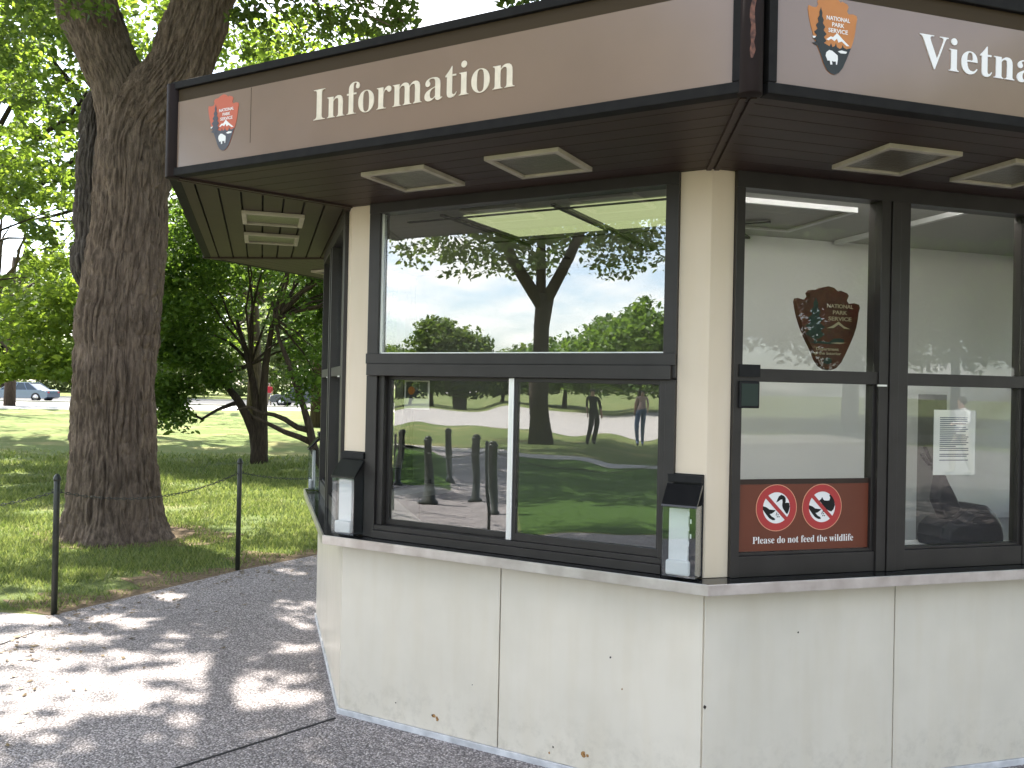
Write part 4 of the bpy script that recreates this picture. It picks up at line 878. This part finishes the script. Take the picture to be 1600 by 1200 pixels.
# --- trees mirrored in the glass, standing behind and beside the photographer ---
def mir(x, y, h, r, lab, seed, lm, n=200, per=50, spread=.9, size=.26, lo=2.5, tr=.3): return big((x, y), h, r, lab, seed, lm, n, per, spread, size, lo, 'trees mirrored in the kiosk glass', tr, cull=None)
def refl_pt(px, dist):                                    # a point seen in the Information windows at photo column px
    T = face(1, RC); n_ = T.n; v = unproj(px, 600, 1.0); v.z = 0; A_ = T(0, 0, 0); t = A_.dot(n_)/v.dot(n_); P = v*t; rr = (v-n_*2*v.dot(n_)).normalized(); return P+rr*dist
MT = refl_pt(842, 22)
a_, b_ = MT.x, MT.y
mtp = [([(a_, b_, 0), (a_, b_, 2), (a_+.05, b_, 3.6), (a_+.1, b_-.1, 4.6)], [.32, .24, .24, .28]), ([(a_+.1, b_, 4.2), (a_-.5, b_+.7, 5.6), (a_-.9, b_+1.5, 7.4), (a_-1.2, b_+2.2, 9.5)], [.20, .17, .13, .07]), ([(a_+.1, b_, 4.2), (a_+.6, b_-.6, 5.7), (a_+.8, b_-1.4, 7.6), (a_+.9, b_-1.6, 10)], [.20, .16, .13, .07]), ([(a_, b_, 4.6), (a_+.1, b_+.1, 6.5), (a_-.1, b_, 9)], [.16, .12, .07])]
tree('shade_tree', 'spreading forked tree mirrored at the centre of the upper Information window', 'trees mirrored in the kiosk glass', (a_, b_, 0), mtp, [((a_, b_, 8.9), (6.2, 6.2, 4.4), 560)], 'leaf_mid', 60, .75, .2, 120, barkm='bark_thin', nl=16, start=(a_, b_, 7.4), lo=5.4, limb_r=.07, hollow=.3)
MS = refl_pt(520, 15)
mir(MS.x, MS.y, 14, 5.6, 'tree standing left of the path just outside the photo and mirrored in the sign', 121, 'leaf_mid', 420, 55, .75, .2, 6.4, .32)
for i, (px, dd_, h, w, lab) in enumerate([(1045, 50, 7.6, .55, 'largest dark round tree mirrored at the right of the upper Information window'), (985, 54, 7.2, .5, 'dark round tree mirrored next to the largest one'), (935, 60, 6.4, .5, 'middle dark tree mirrored in the sloping tree line'), (885, 68, 6.0, .7, 'low dark tree mirrored just right of the mirrored trunk'), (835, 72, 5.5, .7, 'low tree mirrored behind the trunk'),
        (780, 75, 4.6, .5, 'small pale tree mirrored left of the trunk'), (722, 70, 6.6, .36, 'right one of the two mirrored trees at left'), (682, 70, 7.6, .34, 'taller one of the two mirrored trees at left'), (640, 78, 5.0, .7, 'low bush like tree mirrored at the left'), (600, 80, 5.5, .8, 'farthest left mirrored tree')]):
    p = refl_pt(px, dd_); big((p.x, p.y), h, h*w, lab, 130+i, 'leaf_dark' if px > 860 else 'leaf_mid', 150, 45, 1.1, .42, lo=.3, grp='tree line mirrored in the Information windows', tr=.25, cull=None)
mir(8.6, 4.6, 12, 5.0, 'tree standing right of the kiosk just outside the photo and shading the pavement', 149, 'leaf_mid', 330, 55, .85, .2, 4.8, .3)
for i, (x, y, h) in enumerate([(19, -21, 15), (26, -24, 16), (32, -18, 15), (40, -24, 17), (24, -33, 17), (48, -16, 16), (36, -34, 18), (30, -9.5, 14), (56, -27, 18), (14, -26, 15), (44, -9, 16), (60, -12, 17)]):
    mir(x, y, h, h*.42, ('broad', 'tall', 'leafy', 'dense', 'distant tall', 'round', 'far dense', 'near low', 'farthest', 'first', 'rightmost', 'far rightmost')[i]+' shade tree mirrored in the windows under the Vietnam sign', 150+i, 'leaf_dark', 380, 45, 1.25, .40, 2.0, .32)

# ------------------------------------------------------------------ chain fence
def post_at(x, y, label, group='black posts of the chain fence'):
    r = empty('fence_post', (x, y, 0), label, 'post', group)
    mb = MB(); mb.lathe([(.021, -.02), (.021, .965), (.0205, .966)], (x, y, 0), 14); mb.build('shaft', 'post', r)
    mb = MB(); mb.lathe([(.0225, .966), (.027, .972), (.027, .984), (.022, .996), (.016, 1.010), (.006, 1.018), (.001, 1.019)], (x, y, 0), 14); mb.build('cap', 'post', r)
    mb = MB(); mb.tube([(x-.021, y, .90), (x-.035, y, .905), (x-.035, y, .88), (x-.021, y, .885)], .003, 6); mb.tube([(x+.021, y, .90), (x+.035, y, .905), (x+.035, y, .88), (x+.021, y, .885)], .003, 6); mb.build('eye_hook', 'post', r)
    return r
def chain(a, b, label, sag=.13):
    A = Vector((*a, .89)); B = Vector((*b, .89)); L = (B-A).length; n = int(L/.034); mb = MB(); A0 = A.copy()
    for i in range(n):
        t0 = i/n; t1 = (i+1.25)/n
        f = lambda t: A.lerp(B, t)-Vector((0, 0, sag*4*t*(1-t)))
        p = f(t0); q = f(min(t1, 1)); d_ = (q-p).normalized(); s = d_.cross(Vector((0, 0, 1))).normalized(); up = s.cross(d_)
        w = s if i % 2 else up; c = (p+q)/2; hl = (q-p).length/2; pts = []
        for k in range(8):
            an = 2*math.pi*k/8; pts.append(c+d_*hl*math.cos(an)+w*.0085*math.sin(an))
        pts.append(pts[0]); pts.append(pts[1]); mb.tube(pts, .0028, 5, caps=False)
    o = mb.build('chain', 'post'); return tag(o, label, 'chain', 'sagging chains of the fence')
PL = [((-5.6, 6.50), 'chain fence post outside the left edge of the photo'), ((-3.27, 6.165), 'black fence post at the path corner left of the big trunk'), ((-2.455, 7.75), 'black fence post between the big trunk and the kiosk'), ((-1.35, 9.55), 'black fence post hidden behind the kiosk corner')]
for (x, y), lab in PL: post_at(x, y, lab)
chain(PL[0][0], PL[1][0], 'chain leaving the photo at the left edge beside the big trunk', .19)
chain(PL[1][0], PL[2][0], 'chain sagging in front of the big trunk between two posts'); chain(PL[2][0], PL[3][0], 'chain running from the second post to behind the kiosk')
PM = [((-3.7, -2.6), 'mirrored fence post nearest the camera side'), ((-4.05, -.75), 'mirrored fence post in the right sliding pane'), ((-5.6, .75), 'mirrored fence post beside the meeting stile'), ((-7.5, 1.05), 'mirrored fence post in the left sliding pane'), ((-9.6, 1.15), 'mirrored fence post further along the path')]
for (x, y), lab in PM: post_at(x, y, lab, 'fence posts mirrored in the glass')
for i in range(len(PM)-1): tag(chain(PM[i][0], PM[i+1][0], 'chain'), ('chain mirrored at the right of the sliding panes', 'chain mirrored across the green lawn', 'chain mirrored in the left sliding pane', 'chain mirrored far along the path')[i], 'chain', 'chains mirrored in the glass')

for i, (px, dd_) in enumerate([(632, 10.5), (668, 8.6), (705, 11.5), (740, 9.2), (768, 7.8)]):
    p = refl_pt(px, dd_); b_ = empty('bollard', (p.x, p.y, 0), ('leftmost', 'second', 'middle', 'fourth', 'nearest')[i]+' stout black bollard mirrored in the left sliding pane', 'bollard', 'stout bollards mirrored in the glass')
    MB().lathe([(.10, 0), (.10, .04), (.062, .07), (.062, .84), (.075, .85), (.075, .88)], (p.x, p.y, 0), 14).build('shaft', 'post', b_); MB().lathe([(.060, .8805), (.055, .91), (.02, .925), (.005, .927)], (p.x, p.y, 0), 14).build('cap', 'post', b_)
# leaf litter on the path
rgl = np.random.default_rng(9); nl_ = 420; yl = rgl.uniform(3.6, 9, nl_); xe_ = np.interp(yl, [e[1] for e in edge[2:7]], [e[0] for e in edge[2:7]]); xl = xe_+np.abs(rgl.normal(size=nl_))*.5
kp = np.hypot(xl-KC.x, yl-KC.y) > RW+.05; al = rgl.random(nl_)*6.283; sl_ = rgl.uniform(.012, .03, nl_)
Vl = np.stack([np.c_[xl+np.cos(al+k*1.571)*sl_*(1 if k % 2 == 0 else .45), yl+np.sin(al+k*1.571)*sl_*(1 if k % 2 == 0 else .45), .010+.006*rgl.random(nl_)] for k in range(4)], 1)[kp]
M['litter'] = leaf_mat('dry leaf litter', (.05, .03, .015), (.20, .14, .06), .1)
tag(np_mesh('leaf_litter', Vl.reshape(-1, 3), np.arange(len(Vl)*4).reshape(-1, 4), 'litter'), 'scattered dry leaves and twigs on the path edge', 'leaf litter', kind='stuff')
# ------------------------------------------------------------------ cars
def car(loc, heading, paint, label, suv=False):
    r = empty('parked_car', loc, label, 'car', None)
    h = 1.72 if suv else 1.42; L = 4.7; hl = L/2; w = .92
    def X(a, o, z): c, s = math.cos(heading), math.sin(heading); return Vector((loc[0]+a*c-o*s, loc[1]+a*s+o*c, loc[2]+z))
    belt = .98 if suv else .86; z0 = .30 if suv else .22
    prof = [(-hl, z0+.12), (-hl+.03, .62), (-hl+.12, belt-.16), (-hl+.6, belt-.06), (-hl+1.25, belt), (hl-.45, belt+.02), (hl-.08, belt-.05), (hl, .6), (hl-.02, z0+.12), (hl-.2, z0)]
    # wheel arches
    for cx in (hl-.85, -hl+.85):
        for k in range(0, 7): a = math.pi*k/6; prof.append((cx+.36*math.cos(a), z0+.02+.33*math.sin(a)))
    prof.append((-hl+.2, z0))
    mb = MB(); n = len(prof)
    rows = [(-w, .97), (-w*.98+.0, 1.0), (-w*.9, 1.0), (w*.9, 1.0), (w*.98, 1.0), (w, .97)]
    vs = []
    for j, (o_, s) in enumerate([(-w, 1), (-w+.06, 1.012), (w-.06, 1.012), (w, 1)]): vs += [X(a*s, o_, z) for a, z in prof]
    mb.add(vs, [tuple(range(n)), tuple(range(4*n-1, 3*n-1, -1))]+[(j*n+i, j*n+(i+1) % n, (j+1)*n+(i+1) % n, (j+1)*n+i) for j in range(3) for i in range(n)]); mb.build('body', paint, r, bevel=.02)
    tb = hl-.05 if suv else hl-.75; rt = hl-.35 if suv else hl-1.45
    lo_ = [(-hl+1.2, belt+.005), (tb, belt+.02)]; hi = [(-hl+1.95, h), (rt, h-.02)]
    def gh(inset, o): return
    g = MB(); ww, wt = w-.05, w-.20
    vs = [X(lo_[0][0], -ww, lo_[0][1]), X(lo_[1][0], -ww, lo_[1][1]), X(lo_[1][0], ww, lo_[1][1]), X(lo_[0][0], ww, lo_[0][1]), X(hi[0][0], -wt, h-.06), X(hi[1][0], -wt, h-.06), X(hi[1][0], wt, h-.06), X(hi[0][0], wt, h-.06)]
    g.add(vs, [(0, 3, 2, 1), (4, 5, 6, 7), (0, 1, 5, 4), (1, 2, 6, 5), (2, 3, 7, 6), (3, 0, 4, 7)]); g.build('windows', 'car_glass', r)
    p = MB(); p.box(X, hi[0][0]-.03, hi[1][0]+.03, -wt-.015, wt+.015, h-.059, h)
    for s in (-1, 1):
        for f in (0, .38, .72, 1):
            a = Vector((lo_[0][0]+(lo_[1][0]-lo_[0][0])*f, ww*s*1.006, belt)); b = Vector((hi[0][0]+(hi[1][0]-hi[0][0])*f, wt*s*1.02, h-.05))
            p.tube([X(a.x, a.y, a.z), X(b.x, b.y, b.z)], .035, 6)
    p.build('roof', paint, r, bevel=.015)
    for cx in (hl-.85, -hl+.85):
        for s in (-1, 1):
            q = MB(); q.tube([X(cx, s*(w-.2), .33), X(cx, s*(w+.005), .33)], .33, 20); wh = q.build('wheel', 'rubber', r)
            q = MB(); q.tube([X(cx, s*(w-.05), .33), X(cx, s*(w+.012), .33)], .20, 16); x = q.build('rim', 'rim', r); x.parent = wh
    for s in (-1, 1):
        q = MB(); q.box(X, -hl-.012, -hl+.10, s*.62-.16, s*.62+.16, belt-.30, belt-.17); q.build('headlight', 'rim', r, bevel=.02)
        q = MB(); q.box(X, hl-.10, hl+.012, s*.70-.12, s*.70+.12, belt-.28, belt-.12); q.build('tail_light', 'notice_red', r, bevel=.02)
    return r
M['car_glass'] = mat('tinted car glass', (.02, .03, .035), .06, spec=.8)
M['car_blue'] = mat('silver blue paint', (.10, .14, .20), .22, metal=.4, coat=.6); M['car_dark'] = mat('dark blue paint', (.012, .022, .045), .2, coat=.7)
car((-36.6, 63.8, .012), 0, 'car_blue', 'silver blue sedan parked on the street at the left edge behind leaves')
car((-15.6, 64.2, .012), 0, 'car_dark', 'dark blue sport utility vehicle parked on the street beside the kiosk corner', True)

# ------------------------------------------------------------------ people (far or mirrored)
def person(loc, rz, shirt, trousers, label, step=.16, bag=False, arm=.0, hair='hair'):
    r = empty('person', loc, label, 'person', None, rz)
    j = {'pel': (0, 0, .95), 'wst': (0, 0, 1.10), 'chs': (0, .01, 1.34), 'nk': (0, .0, 1.48), 'hd': (0, -.03, 1.60), 'top': (0, -.02, 1.70)}
    E = [('pel', 'wst'), ('wst', 'chs'), ('chs', 'nk'), ('nk', 'hd'), ('hd', 'top')]; rad = {'pel': (.155, .11), 'wst': (.14, .10), 'chs': (.165, .11), 'nk': (.055, .06), 'hd': (.078, .095), 'top': (.05, .055)}
    for s, n in ((-1, 'l'), (1, 'r')):
        st = step*s
        j['hip'+n] = (.09*s, 0, .90); j['kn'+n] = (.10*s, -.04-st*.6, .50); j['an'+n] = (.10*s, -st+.04, .09); j['to'+n] = (.11*s, -st-.14, .04)
        j['sh'+n] = (.19*s, .01, 1.41); j['el'+n] = (.235*s, .06+st*.5, 1.13); j['wr'+n] = (.225*s, -.06+st*.9-arm*.2, .92+arm*.35); j['ha'+n] = (.22*s, -.10+st-arm*.25, .83+arm*.42)
        E += [('pel', 'hip'+n), ('hip'+n, 'kn'+n), ('kn'+n, 'an'+n), ('an'+n, 'to'+n), ('chs', 'sh'+n), ('sh'+n, 'el'+n), ('el'+n, 'wr'+n), ('wr'+n, 'ha'+n)]
        rad.update({'hip'+n: (.105, .11), 'kn'+n: (.078, .082), 'an'+n: (.058, .066), 'to'+n: (.045, .03), 'sh'+n: (.062, .065), 'el'+n: (.045, .045), 'wr'+n: (.03, .028), 'ha'+n: (.036, .02)})
    me = bpy.data.meshes.new('body'); ks = list(j); me.from_pydata([j[k] for k in ks], [(ks.index(a), ks.index(b)) for a, b in E], []); o = bpy.data.objects.new('body', me); C.objects.link(o)
    md = o.modifiers.new('s', 'SKIN'); md.use_smooth_shade = True
    for i, k in enumerate(ks): me.skin_vertices[0].data[i].radius = rad[k]
    me.skin_vertices[0].data[0].use_root = True; o.modifiers.new('ss', 'SUBSURF').render_levels = 2; o.modifiers['ss'].levels = 2
    bpy.context.view_layer.update(); m2 = bpy.data.meshes.new_from_object(o.evaluated_get(bpy.context.evaluated_depsgraph_get()))
    o.modifiers.clear(); o.data = m2
    for m in (shirt, trousers, 'skin', 'rubber'): m2.materials.append(M[m])
    for p in m2.polygons:
        c = p.center; z = c.z; ax = abs(c.x)
        p.material_index = 3 if z < .085 else 1 if (z < .97 and ax < .20 and (z < .80 or ax < .19)) else 2 if (z > 1.475 or (ax > .20 and z < 1.14)) else 0; p.use_smooth = True
    o.parent = r
    hb = MB(); pr = [(.01, 1.735), (.05, 1.73), (.085, 1.70), (.098, 1.65), (.094, 1.60), (.07, 1.57)]; hb.lathe(pr[::-1], (0, .012, 0), 14); hr = hb.build('hair', hair); hr.parent = r
    if bag:
        b = MB(); b.box(I3, -.14, .14, .12, .26, 1.02, 1.42); x = b.build('backpack', 'black', None, bevel=.04); x.parent = r
    return r
for nm, c in (('sh_red', (.42, .02, .03)), ('sh_white', (.75, .75, .75)), ('sh_dark', (.02, .02, .025)), ('tr_blue', (.07, .12, .24)), ('tr_tan', (.30, .24, .17)), ('sh_pink', (.45, .30, .30))): M[nm] = mat(nm.replace('_', ' cloth '), c, .85)
person((-18.9, 66.5, .012), .4, 'sh_red', 'tr_tan', 'person in a red shirt beyond the street beside the dark vehicle')
person((-17.6, -10.6, 0), 2.1, 'sh_dark', 'sh_dark', 'person in dark clothes mirrored in the right sliding pane', .08)
person((-19.4, -13.6, 0), 2.3, 'sh_pink', 'tr_blue', 'person in a pink shirt and blue trousers mirrored walking at right', .2)
person((-18.3, -14.6, 0), 2.2, 'sh_white', 'tr_blue', 'person in a white shirt and blue trousers mirrored walking beside another', .18)
person((16.6, -4.3, .006), -1.1, 'sh_white', 'tr_tan', 'person in a white shirt with backpack mirrored beside the posted paper', .15, True, .6)
person((18.6, -3.6, .006), -1.4, 'sh_red', 'sh_dark', 'person in a red top mirrored at the right edge of the window', .12)
